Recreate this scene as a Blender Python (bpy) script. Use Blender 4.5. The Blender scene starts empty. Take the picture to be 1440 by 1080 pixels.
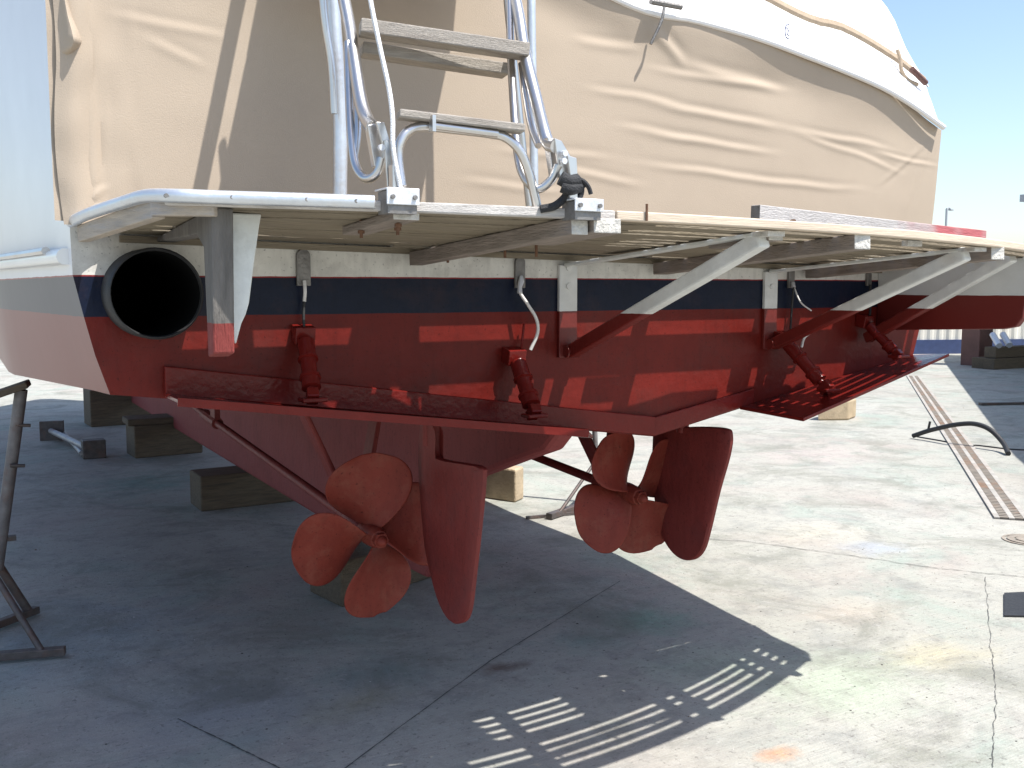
import bpy, bmesh, math, random
from mathutils import Vector, Matrix, noise
random.seed(7)
SC = bpy.context.scene
COL = SC.collection
rad = math.radians

# ------------------------------------------------------------------ camera, sky, sun
EYE = Vector((0, 0, 1.55)); YAW = rad(29.5); PIT = rad(-5.43); FOC = 1400.0
CF = Vector((math.sin(YAW)*math.cos(PIT), math.cos(YAW)*math.cos(PIT), math.sin(PIT)))
CR = Vector((math.cos(YAW), -math.sin(YAW), 0)); CU = CR.cross(CF)
cam = bpy.data.cameras.new('camera'); cam.lens = 35.0; cam.sensor_width = 36.0
cam.clip_start = 0.05; cam.clip_end = 3000
co = bpy.data.objects.new('camera', cam); COL.objects.link(co)
co.matrix_world = Matrix(((CR.x, CU.x, -CF.x, EYE.x), (CR.y, CU.y, -CF.y, EYE.y), (CR.z, CU.z, -CF.z, EYE.z), (0, 0, 0, 1)))
SC.camera = co

TOSUN = Vector((0.26, -0.44, 1.0)).normalized()
EL = math.asin(TOSUN.z); AZ = math.atan2(TOSUN.x, TOSUN.y)
world = bpy.data.worlds.new('World'); SC.world = world; world.use_nodes = True
nt = world.node_tree; bg = nt.nodes['Background']
sky = nt.nodes.new('ShaderNodeTexSky'); sky.sky_type = 'NISHITA'; sky.sun_disc = False
sky.sun_elevation = EL; sky.sun_rotation = AZ; sky.air_density = 1.0; sky.dust_density = 1.2; sky.ozone_density = 1.0
nt.links.new(sky.outputs[0], bg.inputs[0]); bg.inputs[1].default_value = 0.145
sl = bpy.data.lights.new('sun', 'SUN'); sl.energy = 4.9; sl.angle = rad(0.5); sl.color = (1.0, 0.965, 0.91)
so = bpy.data.objects.new('sun', sl); COL.objects.link(so)
so.rotation_euler = (-TOSUN).to_track_quat('-Z', 'Y').to_euler(); so.location = (8, -14, 30)
SC.view_settings.view_transform = 'Standard'; SC.view_settings.look = 'None'
SC.view_settings.gamma = 1.0; SC.view_settings.exposure = 0.70; SC.view_settings.use_curve_mapping = False

# a sight line through a photo point, cut by a plane: gives measured positions
def _ray(x, y): return CF + CR*((x-720)/FOC) - CU*((y-540)/FOC)
def atY(x, y, Y): d = _ray(x, y); return EYE + d*(Y/d.y)
def atX(x, y, X): d = _ray(x, y); return EYE + d*(X/d.x)
def atZ(x, y, Z): d = _ray(x, y); return EYE + d*((Z-EYE.z)/d.z)

# ------------------------------------------------------------------ materials
def mat(name, col, rough=0.6, metal=0.0, var=0.12, scale=8.0, bump=0.0, bscale=60.0, spec=None, coat=0.0, stretch=None, dark=None, darkamt=0.0, dscale=3.0, fine=False):
    m = bpy.data.materials.new(name); m.use_nodes = True
    n = m.node_tree; b = n.nodes['Principled BSDF']; L = n.links
    geo = n.nodes.new('ShaderNodeNewGeometry'); vec = geo.outputs['Position']
    if stretch:
        mp = n.nodes.new('ShaderNodeMapping'); mp.inputs['Scale'].default_value = stretch
        L.new(vec, mp.inputs[0]); vec = mp.outputs[0]
    t = n.nodes.new('ShaderNodeTexNoise'); t.inputs['Scale'].default_value = scale; t.inputs['Detail'].default_value = 6
    t.inputs['Roughness'].default_value = 0.6
    L.new(vec, t.inputs['Vector'])
    mr = n.nodes.new('ShaderNodeMapRange'); mr.inputs[1].default_value = 0.25; mr.inputs[2].default_value = 0.75
    mr.inputs[3].default_value = 1-var; mr.inputs[4].default_value = 1+var
    L.new(t.outputs[0], mr.inputs[0])
    mx = n.nodes.new('ShaderNodeMix'); mx.data_type = 'RGBA'; mx.blend_type = 'MULTIPLY'; mx.inputs[0].default_value = 1
    if isinstance(col, tuple): mx.inputs[6].default_value = (*col, 1)
    else: L.new(col(n), mx.inputs[6])
    L.new(mr.outputs[0], mx.inputs[7]); out = mx.outputs[2]
    if dark:
        t2 = n.nodes.new('ShaderNodeTexNoise'); t2.inputs['Scale'].default_value = dscale; t2.inputs['Detail'].default_value = 8
        t2.inputs['Roughness'].default_value = 0.7
        L.new(vec, t2.inputs['Vector'])
        m2 = n.nodes.new('ShaderNodeMapRange'); m2.inputs[1].default_value = 0.5; m2.inputs[2].default_value = 0.72
        m2.inputs[3].default_value = 0; m2.inputs[4].default_value = darkamt
        L.new(t2.outputs[0], m2.inputs[0])
        m3 = n.nodes.new('ShaderNodeMix'); m3.data_type = 'RGBA'; L.new(m2.outputs[0], m3.inputs[0])
        L.new(out, m3.inputs[6]); m3.inputs[7].default_value = (*dark, 1); out = m3.outputs[2]
    if fine:      # brush marks, specks and runs
        for sc_, st_, lo, hi, amt in (((45, 45, 9), 1.0, .50, .75, .16), ((1, 1, 1), 110.0, .62, .70, .45)):
            mq = n.nodes.new('ShaderNodeMapping'); mq.inputs['Scale'].default_value = sc_; L.new(geo.outputs['Position'], mq.inputs[0])
            tq = n.nodes.new('ShaderNodeTexNoise'); tq.inputs['Scale'].default_value = st_; tq.inputs['Detail'].default_value = 4; L.new(mq.outputs[0], tq.inputs['Vector'])
            rq = n.nodes.new('ShaderNodeMapRange'); rq.inputs[1].default_value = lo; rq.inputs[2].default_value = hi; rq.inputs[3].default_value = 1.0; rq.inputs[4].default_value = 1-amt; L.new(tq.outputs[0], rq.inputs[0])
            xq = n.nodes.new('ShaderNodeMix'); xq.data_type = 'RGBA'; xq.blend_type = 'MULTIPLY'; xq.inputs[0].default_value = 1; L.new(out, xq.inputs[6]); L.new(rq.outputs[0], xq.inputs[7]); out = xq.outputs[2]
    L.new(out, b.inputs['Base Color'])
    b.inputs['Roughness'].default_value = rough; b.inputs['Metallic'].default_value = metal
    if coat: b.inputs['Coat Weight'].default_value = coat; b.inputs['Coat Roughness'].default_value = 0.15
    if spec is not None: b.inputs['Specular IOR Level'].default_value = spec
    if bump:
        t3 = n.nodes.new('ShaderNodeTexNoise'); t3.inputs['Scale'].default_value = bscale; t3.inputs['Detail'].default_value = 5
        L.new(vec, t3.inputs['Vector'])
        bp = n.nodes.new('ShaderNodeBump'); bp.inputs['Strength'].default_value = bump; bp.inputs['Distance'].default_value = 0.01
        L.new(t3.outputs[0], bp.inputs['Height']); L.new(bp.outputs[0], b.inputs['Normal'])
    return m

WL, ST = 1.478, 1.587
RED = (0.130, 0.0115, 0.0080); WHITE = (0.66, 0.64, 0.59); NAVY = (0.006, 0.010, 0.026)
def zones(stops):
    # paint that changes at fixed heights above the ground (antifouling, boot stripe, topsides)
    def f(n):
        L = n.links
        g = n.nodes.new('ShaderNodeNewGeometry'); s = n.nodes.new('ShaderNodeSeparateXYZ'); L.new(g.outputs['Position'], s.inputs[0])
        t = n.nodes.new('ShaderNodeTexNoise'); t.inputs['Scale'].default_value = 14; L.new(g.outputs['Position'], t.inputs['Vector'])
        a = n.nodes.new('ShaderNodeMath'); a.operation = 'MULTIPLY_ADD'; a.inputs[1].default_value = 0.004
        L.new(t.outputs[0], a.inputs[0]); L.new(s.outputs[2], a.inputs[2])
        cur = None
        for z, c in stops:
            if cur is None: cur = ('c', c); continue
            st = n.nodes.new('ShaderNodeMath'); st.operation = 'GREATER_THAN'; st.inputs[1].default_value = z+0.002
            L.new(a.outputs[0], st.inputs[0])
            mx = n.nodes.new('ShaderNodeMix'); mx.data_type = 'RGBA'; L.new(st.outputs[0], mx.inputs[0])
            if cur[0] == 'c': mx.inputs[6].default_value = (*cur[1], 1)
            else: L.new(cur[1], mx.inputs[6])
            mx.inputs[7].default_value = (*c, 1); cur = ('n', mx.outputs[2])
        return cur[1]
    return f
M = {}
M['hull'] = mat('painted_hull', zones([(0, RED), (WL, NAVY), (ST-0.004, (0.25, 0.03, 0.03)), (ST, WHITE)]), rough=0.36, var=0.16, scale=9, bump=0.25, bscale=30, spec=0.16, dark=(0.06, 0.028, 0.024), darkamt=0.30, dscale=7, fine=True)
M['topside'] = mat('smooth_hull_side', zones([(0, (.16, .020, .018)), (WL, (.012, .018, .040)), (ST-0.004, (0.25, 0.03, 0.03)), (ST, (.74, .74, .75))]), rough=0.3, var=0.06, scale=3, bump=0.05, bscale=7, spec=0.22)
M['fitting'] = mat('painted_fitting', zones([(0, RED), (WL, (0.62, 0.62, 0.60))]), rough=0.45, var=0.12, scale=16, bump=0.2, bscale=50)
M['gusset'] = mat('painted_gusset', zones([(0, RED), (1.528, (0.60, 0.60, 0.58))]), rough=0.5, var=0.08, scale=6, bump=0.12, bscale=30)
M['post'] = mat('weathered_post', zones([(0, (.19, .03, .025)), (WL, (0.12, 0.11, 0.10))]), rough=0.8, var=0.35, scale=20, bump=0.6, bscale=60, stretch=(3, 3, 0.5))
M['red'] = mat('antifouling_red', (0.170, 0.028, 0.024), rough=0.55, spec=0.25, var=0.13, scale=7, bump=0.2, bscale=35, dark=(0.10, 0.03, 0.03), darkamt=0.45, dscale=6, fine=True)
M['redgloss'] = mat('wet_red_paint', (0.135, 0.011, 0.0085), rough=0.24, var=0.15, scale=10, bump=0.25, bscale=40, spec=0.22)
M['keel'] = mat('chalky_keel_red', (0.24, 0.055, 0.052), rough=0.7, spec=0.2, var=0.16, scale=4, bump=0.25, bscale=25, dark=(0.14, 0.05, 0.05), darkamt=0.4, dscale=4, fine=True)
M['prop'] = mat('orange_red_primer', (0.185, 0.031, 0.020), spec=0.2, rough=0.55, var=0.14, scale=9, bump=0.15, bscale=60, dark=(0.24, 0.09, 0.06), darkamt=0.45, dscale=11, fine=True)
M['white'] = mat('white_gelcoat', (0.78, 0.78, 0.76), rough=0.3, var=0.05, scale=4, bump=0.03, bscale=8, coat=0.2)
M['whitepaint'] = mat('old_white_paint', (0.62, 0.63, 0.60), rough=0.6, var=0.1, scale=25, bump=0.3, bscale=60, dark=(0.30, 0.28, 0.25), darkamt=0.35, dscale=12)
M['slat'] = mat('slat_wood', (0.225, 0.190, 0.140), rough=0.8, spec=0.2, var=0.3, scale=10, bump=0.4, bscale=40, stretch=(0.5, 9, 6), dark=(0.20, 0.16, 0.10), darkamt=0.5, dscale=3)
M['beam'] = mat('grey_beam_wood', (0.24, 0.20, 0.17), rough=0.85, var=0.3, scale=10, bump=0.6, bscale=40, stretch=(7, 0.8, 7), dark=(0.14, 0.11, 0.09), darkamt=0.6, dscale=3)
M['endgrain'] = mat('pale_end_grain', (0.50, 0.48, 0.44), rough=0.85, var=0.25, scale=60, bump=0.6, bscale=120)
M['newwood'] = mat('new_pine_edge', (0.57, 0.47, 0.36), rough=0.6, var=0.16, scale=8, bump=0.2, bscale=30, stretch=(0.8, 5, 12))
M['greywood'] = mat('silvered_wood', (0.56, 0.53, 0.50), rough=0.85, var=0.25, scale=9, bump=0.6, bscale=50, stretch=(0.7, 6, 18), dark=(0.26, 0.23, 0.21), darkamt=0.6, dscale=4)
M['treadwood'] = mat('grey_teak_tread', (0.36, 0.325, 0.285), rough=0.85, var=0.25, scale=9, bump=0.6, bscale=50, stretch=(0.7, 6, 18), dark=(0.17, 0.14, 0.12), darkamt=0.6, dscale=4)
M['sidewood'] = mat('side_rail_wood', (0.40, 0.34, 0.28), rough=0.8, var=0.25, scale=7, bump=0.4, bscale=40, stretch=(3, 0.8, 14), dark=(0.30, 0.32, 0.36), darkamt=0.6, dscale=3)
M['steel'] = mat('stainless_tube', (0.60, 0.59, 0.58), rough=0.32, metal=1.0, var=0.1, scale=12, dark=(0.36, 0.26, 0.18), darkamt=0.35, dscale=6)
M['alu'] = mat('aluminium_trim', (0.66, 0.69, 0.73), rough=0.4, metal=0.75, var=0.12, scale=14, bump=0.15, bscale=50, dark=(0.42, 0.34, 0.28), darkamt=0.5, dscale=7)
M['alupl'] = mat('aluminium_plate', (0.66, 0.67, 0.69), rough=0.5, metal=0.5, var=0.1, scale=30, bump=0.2, bscale=90)
M['dull'] = mat('dull_grey_metal', (0.20, 0.19, 0.18), rough=0.5, metal=0.5, var=0.3, scale=30, bump=0.3, bscale=90)
M['rust'] = mat('rusty_bolt', (0.14, 0.07, 0.04), rough=0.8, metal=0.2, var=0.4, scale=60)
M['rubber'] = mat('black_rubber_and_shadow', (0.018, 0.018, 0.019), rough=0.6, var=0.3, scale=12, bump=0.2)  # also the black of the shadow pieces laid on the ground
M['soot'] = mat('sooty_black', (0.004, 0.004, 0.004), rough=0.95, var=0.2, spec=0.1)
M['hose'] = mat('white_plastic_hose', (0.66, 0.64, 0.62), rough=0.4, var=0.1, scale=40)
M['rope'] = mat('white_rope', (0.70, 0.70, 0.70), rough=0.9, var=0.2, scale=120, bump=0.6, bscale=300)
M['strap'] = mat('black_strap', (0.022, 0.022, 0.024), rough=0.8, var=0.4, scale=60, bump=0.5, bscale=200)
M['canvas'] = mat('tan_canvas', (0.41, 0.338, 0.265), rough=0.9, var=0.04, scale=3, bump=0.13, bscale=320, spec=0.15, dark=(0.37, 0.30, 0.235), darkamt=0.35, dscale=1.6)
M['whitecloth'] = mat('white_cover_cloth', (0.80, 0.79, 0.78), rough=0.8, var=0.04, scale=4, bump=0.15, bscale=30, spec=0.2)
M['tanstrip'] = mat('tan_webbing', (0.36, 0.28, 0.20), rough=0.9, var=0.15, scale=30, bump=0.3, bscale=120)
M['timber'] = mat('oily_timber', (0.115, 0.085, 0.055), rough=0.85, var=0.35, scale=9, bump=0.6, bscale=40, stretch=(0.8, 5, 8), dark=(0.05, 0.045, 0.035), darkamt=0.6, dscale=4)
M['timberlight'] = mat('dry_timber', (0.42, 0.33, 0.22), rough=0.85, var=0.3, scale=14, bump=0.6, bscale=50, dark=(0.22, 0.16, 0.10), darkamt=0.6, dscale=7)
M['stand'] = mat('stand_steel', (0.10, 0.085, 0.08), rough=0.6, metal=0.4, var=0.35, scale=20, bump=0.3, dark=(0.16, 0.07, 0.04), darkamt=0.6, dscale=9)
M['standlight'] = mat('stand_tube_grey', (0.34, 0.33, 0.33), rough=0.5, metal=0.4, var=0.2, scale=20, dark=(0.16, 0.07, 0.04), darkamt=0.5, dscale=9)
M['standdark'] = mat('old_stand_tube', (0.16, 0.15, 0.15), rough=0.6, metal=0.3, var=0.3, scale=20, dark=(0.16, 0.07, 0.04), darkamt=0.5, dscale=9)
M['fence'] = mat('cream_corrugated', (0.62, 0.60, 0.54), rough=0.6, var=0.1, scale=1.2, stretch=(2, 2, 0.4), dark=(0.42, 0.36, 0.30), darkamt=0.3, dscale=1.5)
M['blue'] = mat('blue_painted_kerb', (0.03, 0.05, 0.13), rough=0.6, var=0.2)
M['brownsteel'] = mat('brown_painted_steel', (0.12, 0.055, 0.045), rough=0.7, var=0.25, scale=3, bump=0.3)
M['grate'] = mat('rusty_grate', (0.26, 0.225, 0.185), rough=0.8, metal=0.1, var=0.3, scale=12, dark=(0.33, 0.14, 0.05), darkamt=0.75, dscale=2.2)
M['grateframe'] = mat('grate_frame', (0.33, 0.31, 0.28), rough=0.8, var=0.25, scale=9, dark=(0.28, 0.16, 0.09), darkamt=0.5, dscale=2)
M['slot'] = mat('dark_slot', (0.05, 0.045, 0.04), rough=0.9, var=0.2)
M['joint'] = mat('joint_filler', (0.07, 0.068, 0.065), rough=0.95, var=0.5, scale=30)
M['lamp'] = mat('grey_lamp_metal', (0.35, 0.36, 0.38), rough=0.5, metal=0.3, var=0.1)

# ------------------------------------------------------------------ helpers
def link(name, me, m=None, parent=None, smooth=False, bevel=0.0):
    o = bpy.data.objects.new(name, me); COL.objects.link(o)
    for mm in (m if isinstance(m, (list, tuple)) else [m]):
        if mm is not None: me.materials.append(mm)
    if smooth:
        for p in me.polygons: p.use_smooth = True
    if parent is not None:
        o.parent = parent
        w = Vector(parent['_w']) if '_w' in parent else Vector((0, 0, 0))
        o.matrix_parent_inverse = Matrix.Translation(-w); o['_w'] = (0.0, 0.0, 0.0) 
    if bevel:
        bm = o.modifiers.new('bevel', 'BEVEL'); bm.width = bevel; bm.segments = 2; bm.limit_method = 'ANGLE'; bm.angle_limit = rad(35)
    return o
def tag(o, label=None, cat=None, group=None, kind=None):
    for k, v in (('label', label), ('category', cat), ('group', group), ('kind', kind)):
        if v: o[k] = v
    return o
def thing(name, loc, label, cat, group=None):
    o = bpy.data.objects.new(name, None); COL.objects.link(o); o.location = loc; o['_w'] = tuple(loc)
    o.empty_display_size = 0.2
    return tag(o, label, cat, group)
def sub(name, parent):                      # an Empty part that holds sub-parts
    o = bpy.data.objects.new(name, None); COL.objects.link(o); o.parent = parent
    o.matrix_parent_inverse = Matrix.Translation(-Vector(parent['_w'])); o['_w'] = (0.0, 0.0, 0.0)
    return o
class MB:
    def __init__(s): s.v = []; s.f = []; s.mi = []
    def add(s, vs, fs, mi=0):
        n = len(s.v); s.v += [tuple(x) for x in vs]; s.f += [tuple(n+i for i in f) for f in fs]; s.mi += [mi]*len(fs)
        return s
    def box(s, a, b, mi=0):
        x0, y0, z0 = a; x1, y1, z1 = b
        return s.add([(x0,y0,z0),(x1,y0,z0),(x1,y1,z0),(x0,y1,z0),(x0,y0,z1),(x1,y0,z1),(x1,y1,z1),(x0,y1,z1)],
              [(0,3,2,1),(4,5,6,7),(0,1,5,4),(1,2,6,5),(2,3,7,6),(3,0,4,7)], mi)
    def bar(s, p, q, w, h, up=(0,0,1), mi=0, endmi=None):
        p = Vector(p); q = Vector(q); d = (q-p).normalized(); u = Vector(up); r = d.cross(u).normalized(); u = r.cross(d).normalized()
        vs = [c + r*(sx*w/2) + u*(sz*h/2) for c in (p, q) for sx, sz in ((-1,-1),(1,-1),(1,1),(-1,1))]
        n = len(s.v); s.add(vs, [(0,1,5,4),(1,2,6,5),(2,3,7,6),(3,0,4,7)], mi)
        s.f += [(n, n+3, n+2, n+1), (n+4, n+5, n+6, n+7)]; s.mi += [mi if endmi is None else endmi]*2
        return s
    def tube(s, pts, r, seg=12, mi=0, cap=True, radii=None):
        pts = [Vector(p) for p in pts]; n = len(pts); rings = []; prev = None
        for i, p in enumerate(pts):
            d = (pts[min(i+1, n-1)] - pts[max(i-1, 0)]).normalized()
            if prev is None:
                a = Vector((0,0,1)) if abs(d.z) < 0.9 else Vector((1,0,0)); u = d.cross(a).normalized()
            else: u = (prev - d*prev.dot(d)).normalized()
            prev = u; w = d.cross(u); rr = radii[i] if radii else r
            rings.append([p + u*(math.cos(t)*rr) + w*(math.sin(t)*rr) for t in (2*math.pi*k/seg for k in range(seg))])
        vs = [v for rg in rings for v in rg]; fs = []
        for i in range(n-1):
            for k in range(seg):
                a = i*seg+k; b = i*seg+(k+1) % seg; fs.append((a, b, b+seg, a+seg))
        if cap: fs.append(tuple(range(seg-1, -1, -1))); fs.append(tuple((n-1)*seg+k for k in range(seg)))
        return s.add(vs, fs, mi)
    def prism(s, poly, off, mi=0):
        # poly: list of points (planar), off: extrusion vector
        off = Vector(off); n = len(poly); P = [Vector(p) for p in poly]
        s.add(P + [p+off for p in P], [tuple(range(n)), tuple(range(2*n-1, n-1, -1))] + [(i, n+i, n+(i+1) % n, (i+1) % n) for i in range(n)], mi)
        return s
    def build(s, name, m, parent=None, smooth=False, bevel=0.0, fix=True):
        me = bpy.data.meshes.new(name); me.from_pydata(s.v, [], s.f)
        for p, i in zip(me.polygons, s.mi): p.material_index = i
        if fix:
            bm = bmesh.new(); bm.from_mesh(me); bmesh.ops.recalc_face_normals(bm, faces=bm.faces); bm.to_mesh(me); bm.free()
        o = link(name, me, m, parent, smooth, bevel)
        if smooth:
            md = me; 
            try: md.set_sharp_from_angle(angle=rad(40))
            except Exception: pass
        return o
def spline(pts, k=8):
    P = [Vector(p) for p in pts]; P = [P[0]*2-P[1]] + P + [P[-1]*2-P[-2]]; out = []
    for i in range(1, len(P)-2):
        a, b, c, d = P[i-1:i+3]
        for j in range(k):
            t = j/k; out.append(0.5*((2*b)+(c-a)*t+(2*a-5*b+4*c-d)*t*t+(3*b-a-3*c+d)*t**3))
    out.append(P[-2]); return out
def lerp(tab, x):
    if x <= tab[0][0]: return tab[0][1]
    for (a, p), (b, q) in zip(tab, tab[1:]):
        if x <= b: return p+(q-p)*(x-a)/(b-a)
    return tab[-1][1]

# ------------------------------------------------------------------ ground
def ground_material():
    m = bpy.data.materials.new('stained_concrete'); m.use_nodes = True
    n = m.node_tree; L = n.links; b = n.nodes['Principled BSDF']
    g = n.nodes.new('ShaderNodeNewGeometry'); pos = g.outputs['Position']
    def noise_(sc, det=6, ro=0.6, dist=0.0, off=(0,0,0)):
        mp = n.nodes.new('ShaderNodeMapping'); mp.inputs['Location'].default_value = off; L.new(pos, mp.inputs[0])
        t = n.nodes.new('ShaderNodeTexNoise'); t.inputs['Scale'].default_value = sc; t.inputs['Detail'].default_value = det
        t.inputs['Roughness'].default_value = ro; t.inputs['Distortion'].default_value = dist; L.new(mp.outputs[0], t.inputs['Vector']); return t.outputs[0]
    def rng(s, a, c, lo=0.0, hi=1.0):
        r = n.nodes.new('ShaderNodeMapRange'); r.inputs[1].default_value = a; r.inputs[2].default_value = c
        r.inputs[3].default_value = lo; r.inputs[4].default_value = hi; L.new(s, r.inputs[0]); return r.outputs[0]
    def mix(f, A, B, mode='MIX'):
        x = n.nodes.new('ShaderNodeMix'); x.data_type = 'RGBA'; x.blend_type = mode
        if isinstance(f, float): x.inputs[0].default_value = f
        else: L.new(f, x.inputs[0])
        for s, i in ((A, 6), (B, 7)):
            if isinstance(s, tuple): x.inputs[i].default_value = (*s, 1)
            else: L.new(s, x.inputs[i])
        return x.outputs[2]
    def spot(cx, cy, rx, ry, ns=5.0, seed=0.0):
        # an irregular stain with its own place on the slab
        mp = n.nodes.new('ShaderNodeMapping'); mp.vector_type = 'TEXTURE'; mp.inputs['Location'].default_value = (cx, cy, 0); mp.inputs['Scale'].default_value = (rx, ry, 1)
        L.new(pos, mp.inputs[0]); ln = n.nodes.new('ShaderNodeVectorMath'); ln.operation = 'LENGTH'; L.new(mp.outputs[0], ln.inputs[0])
        q = noise_(ns, 8, 0.7, 0.5, (seed, seed*2, 0))
        a = n.nodes.new('ShaderNodeMath'); a.operation = 'MULTIPLY_ADD'; a.inputs[1].default_value = 2.2; L.new(q, a.inputs[0]); L.new(ln.outputs['Value'], a.inputs[2])
        return rng(a.outputs[0], 1.0, 2.1, 1.0, 0.0)
    def times(s, k):
        a = n.nodes.new('ShaderNodeMath'); a.operation = 'MULTIPLY'; L.new(s, a.inputs[0]); a.inputs[1].default_value = k; return a.outputs[0]
    c = mix(rng(noise_(0.35, 5), 0.3, 0.7), (0.35, 0.345, 0.30), (0.42, 0.415, 0.375))
    c = mix(times(rng(noise_(2.2, 8, 0.7, 0.6), 0.50, 0.70), 0.60), c, (0.22, 0.23, 0.22))
    c = mix(times(rng(noise_(0.8, 6, 0.6, 0.4, (4, 2, 0)), 0.50, 0.68), 0.5), c, (0.36, 0.29, 0.26))
    c = mix(times(rng(noise_(1.1, 6, 0.65, 0.5, (9, 5, 0)), 0.52, 0.68), 0.45), c, (0.24, 0.34, 0.29))
    for (px, py, rx, ry, colr, k, sd) in (
        (905, 870, .30, .25, (0.16, 0.33, 0.24), .75, 1), (1010, 930, .5, .3, (0.40, 0.50, 0.38), .5, 2), (830, 900, .25, .2, (0.20, 0.30, 0.26), .6, 11),
        (1190, 960, .55, .35, (0.40, 0.50, 0.36), .55, 3), (1090, 1060, .12, .07, (0.55, 0.27, 0.13), .9, 4), (1320, 920, .35, .22, (0.48, 0.42, 0.24), .5, 5),
        (1150, 750, .5, .3, (0.50, 0.46, 0.36), .5, 6), (1150, 640, .9, .6, (0.50, 0.38, 0.37), .45, 7), (560, 940, .35, .25, (0.17, 0.24, 0.22), .6, 8),
        (200, 680, .6, .6, (0.13, 0.28, 0.24), .7, 9), (300, 1000, .5, .4, (0.24, 0.26, 0.30), .5, 10), (500, 990, .3, .15, (0.26, 0.24, 0.14), .6, 12),
        (700, 940, .13, .07, (0.12, 0.06, 0.04), .8, 13), (1230, 770, .25, .2, (0.34, 0.40, 0.52), .5, 14), (60, 900, 1.0, .7, (0.24, 0.33, 0.38), .45, 15),
        (1200, 860, .3, .2, (0.50, 0.42, 0.34), .5, 16), (440, 870, .5, .4, (0.26, 0.20, 0.18), .5, 17), (730, 935, .1, .05, (0.1, 0.07, 0.06), .7, 18)):
        p = atZ(px, py, 0)
        c = mix(times(spot(p.x, p.y, rx, ry, 5.0 if rx > .2 else 9.0, sd), k), c, colr)
    c = mix(times(rng(noise_(1.5, 9, 0.72, 0.8, (6, 9, 0)), 0.50, 0.64), 0.55), c, (0.17, 0.175, 0.14))
    c = mix(times(rng(noise_(7, 8, 0.75, 0.3, (3, 1, 0)), 0.50, 0.66), 0.40), c, (0.17, 0.165, 0.155))
    c = mix(times(rng(noise_(14, 8, 0.75, 0.2, (1, 7, 0)), 0.56, 0.68), 0.40), c, (0.50, 0.49, 0.46))
    c = mix(times(rng(noise_(38, 4, 0.7), 0.58, 0.66), 0.65), c, (0.14, 0.13, 0.12))
    c = mix(times(rng(noise_(150, 2, 0.6), 0.3, 0.7), 0.55), c, mix(1.0, c, (0.72, 0.71, 0.70), 'MULTIPLY'))
    # broom marks
    wv = n.nodes.new('ShaderNodeTexNoise'); mp = n.nodes.new('ShaderNodeMapping'); mp.inputs['Scale'].default_value = (3, 90, 1); mp.inputs['Rotation'].default_value = (0, 0, rad(14))
    L.new(pos, mp.inputs[0]); L.new(mp.outputs[0], wv.inputs['Vector']); wv.inputs['Scale'].default_value = 1.0; wv.inputs['Detail'].default_value = 3
    c = mix(times(rng(wv.outputs[0], 0.45, 0.65), 0.16), c, (0.20, 0.20, 0.20))
    L.new(c, b.inputs['Base Color']); b.inputs['Roughness'].default_value = 0.85; b.inputs['Specular IOR Level'].default_value = 0.3
    bp = n.nodes.new('ShaderNodeBump'); bp.inputs['Strength'].default_value = 0.35; bp.inputs['Distance'].default_value = 0.01
    ad = n.nodes.new('ShaderNodeMath'); ad.operation = 'ADD'; L.new(noise_(60, 5, 0.7), ad.inputs[0]); L.new(wv.outputs[0], ad.inputs[1])
    L.new(ad.outputs[0], bp.inputs['Height']); L.new(bp.outputs[0], b.inputs['Normal'])
    return m
g = MB(); g.add([(-600, -600, 0), (600, -600, 0), (600, 900, 0), (-600, 900, 0)], [(0, 1, 2, 3)])
tag(g.build('ground', ground_material()), kind='structure')

def ground_line(name, pts, w, m, jit, z=0.004, n=26, seed=1):
    rr = random.Random(seed); P = [atZ(x, y, 0) for x, y in pts]; C = []
    for a, b in zip(P, P[1:]):
        for k in range(n): C.append(a.lerp(b, k/n))
    C.append(P[-1]); mb = MB(); vs = []
    off = 0
    for i, p in enumerate(C):
        d = (C[min(i+1, len(C)-1)]-C[max(i-1, 0)]).normalized(); s = Vector((d.y, -d.x, 0))
        off = off*0.7 + rr.uniform(-jit, jit); ww = w*rr.uniform(0.4, 1.3)/2
        q = p + s*off; vs += [(q.x-s.x*ww, q.y-s.y*ww, z), (q.x+s.x*ww, q.y+s.y*ww, z)]
    mb.add(vs, [(2*i, 2*i+1, 2*i+3, 2*i+2) for i in range(len(C)-1)])
    return tag(mb.build(name, m, fix=False), kind='structure')
ground_line('ground_joint', [(872, 818), (690, 930), (480, 1085)], 0.005, M['joint'], 0.0012, seed=2)
ground_line('ground_joint', [(250, 1012), (330, 1050), (400, 1085)], 0.006, M['joint'], 0.0012, seed=3)
ground_line('ground_crack', [(915, 752), (1050, 762), (1180, 780), (1300, 797), (1440, 812)], 0.006, M['joint'], 0.007, seed=4)
ground_line('ground_crack', [(1386, 812), (1392, 900), (1400, 980), (1396, 1080)], 0.0022, M['joint'], 0.004, seed=5)

# trench drain running along the yard: frame bars and grate bars
tr = thing('trench_drain', tuple(atZ(1350, 640, 0)), 'long rusty trench drain grate set flush in the concrete at the right', 'drain')
A0, A1 = atZ(1276, 529, 0), atZ(1402, 730, 0); B0, B1 = atZ(1296, 528, 0), atZ(1440, 727, 0)
e = (A1-A0).normalized(); wdt = (B1-A1) - e*((B1-A1).dot(e)); W = min(0.34, wdt.length); sdir = wdt.normalized()
LEN = (A1-A0).length
mb = MB(); a = A0 + Vector((0, 0, .004))
mb.add([a, a+sdir*W, a+sdir*W+e*LEN, a+e*LEN], [(0, 1, 2, 3)]); mb.build('channel', M['slot'], tr)
for off in (0.0, W*0.5, W):
    mb = MB(); mb.bar(A0+sdir*off+Vector((0,0,.010)), A0+sdir*off+e*LEN+Vector((0,0,.010)), 0.035, 0.01); mb.build('frame_bar', M['grateframe'], tr)
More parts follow.
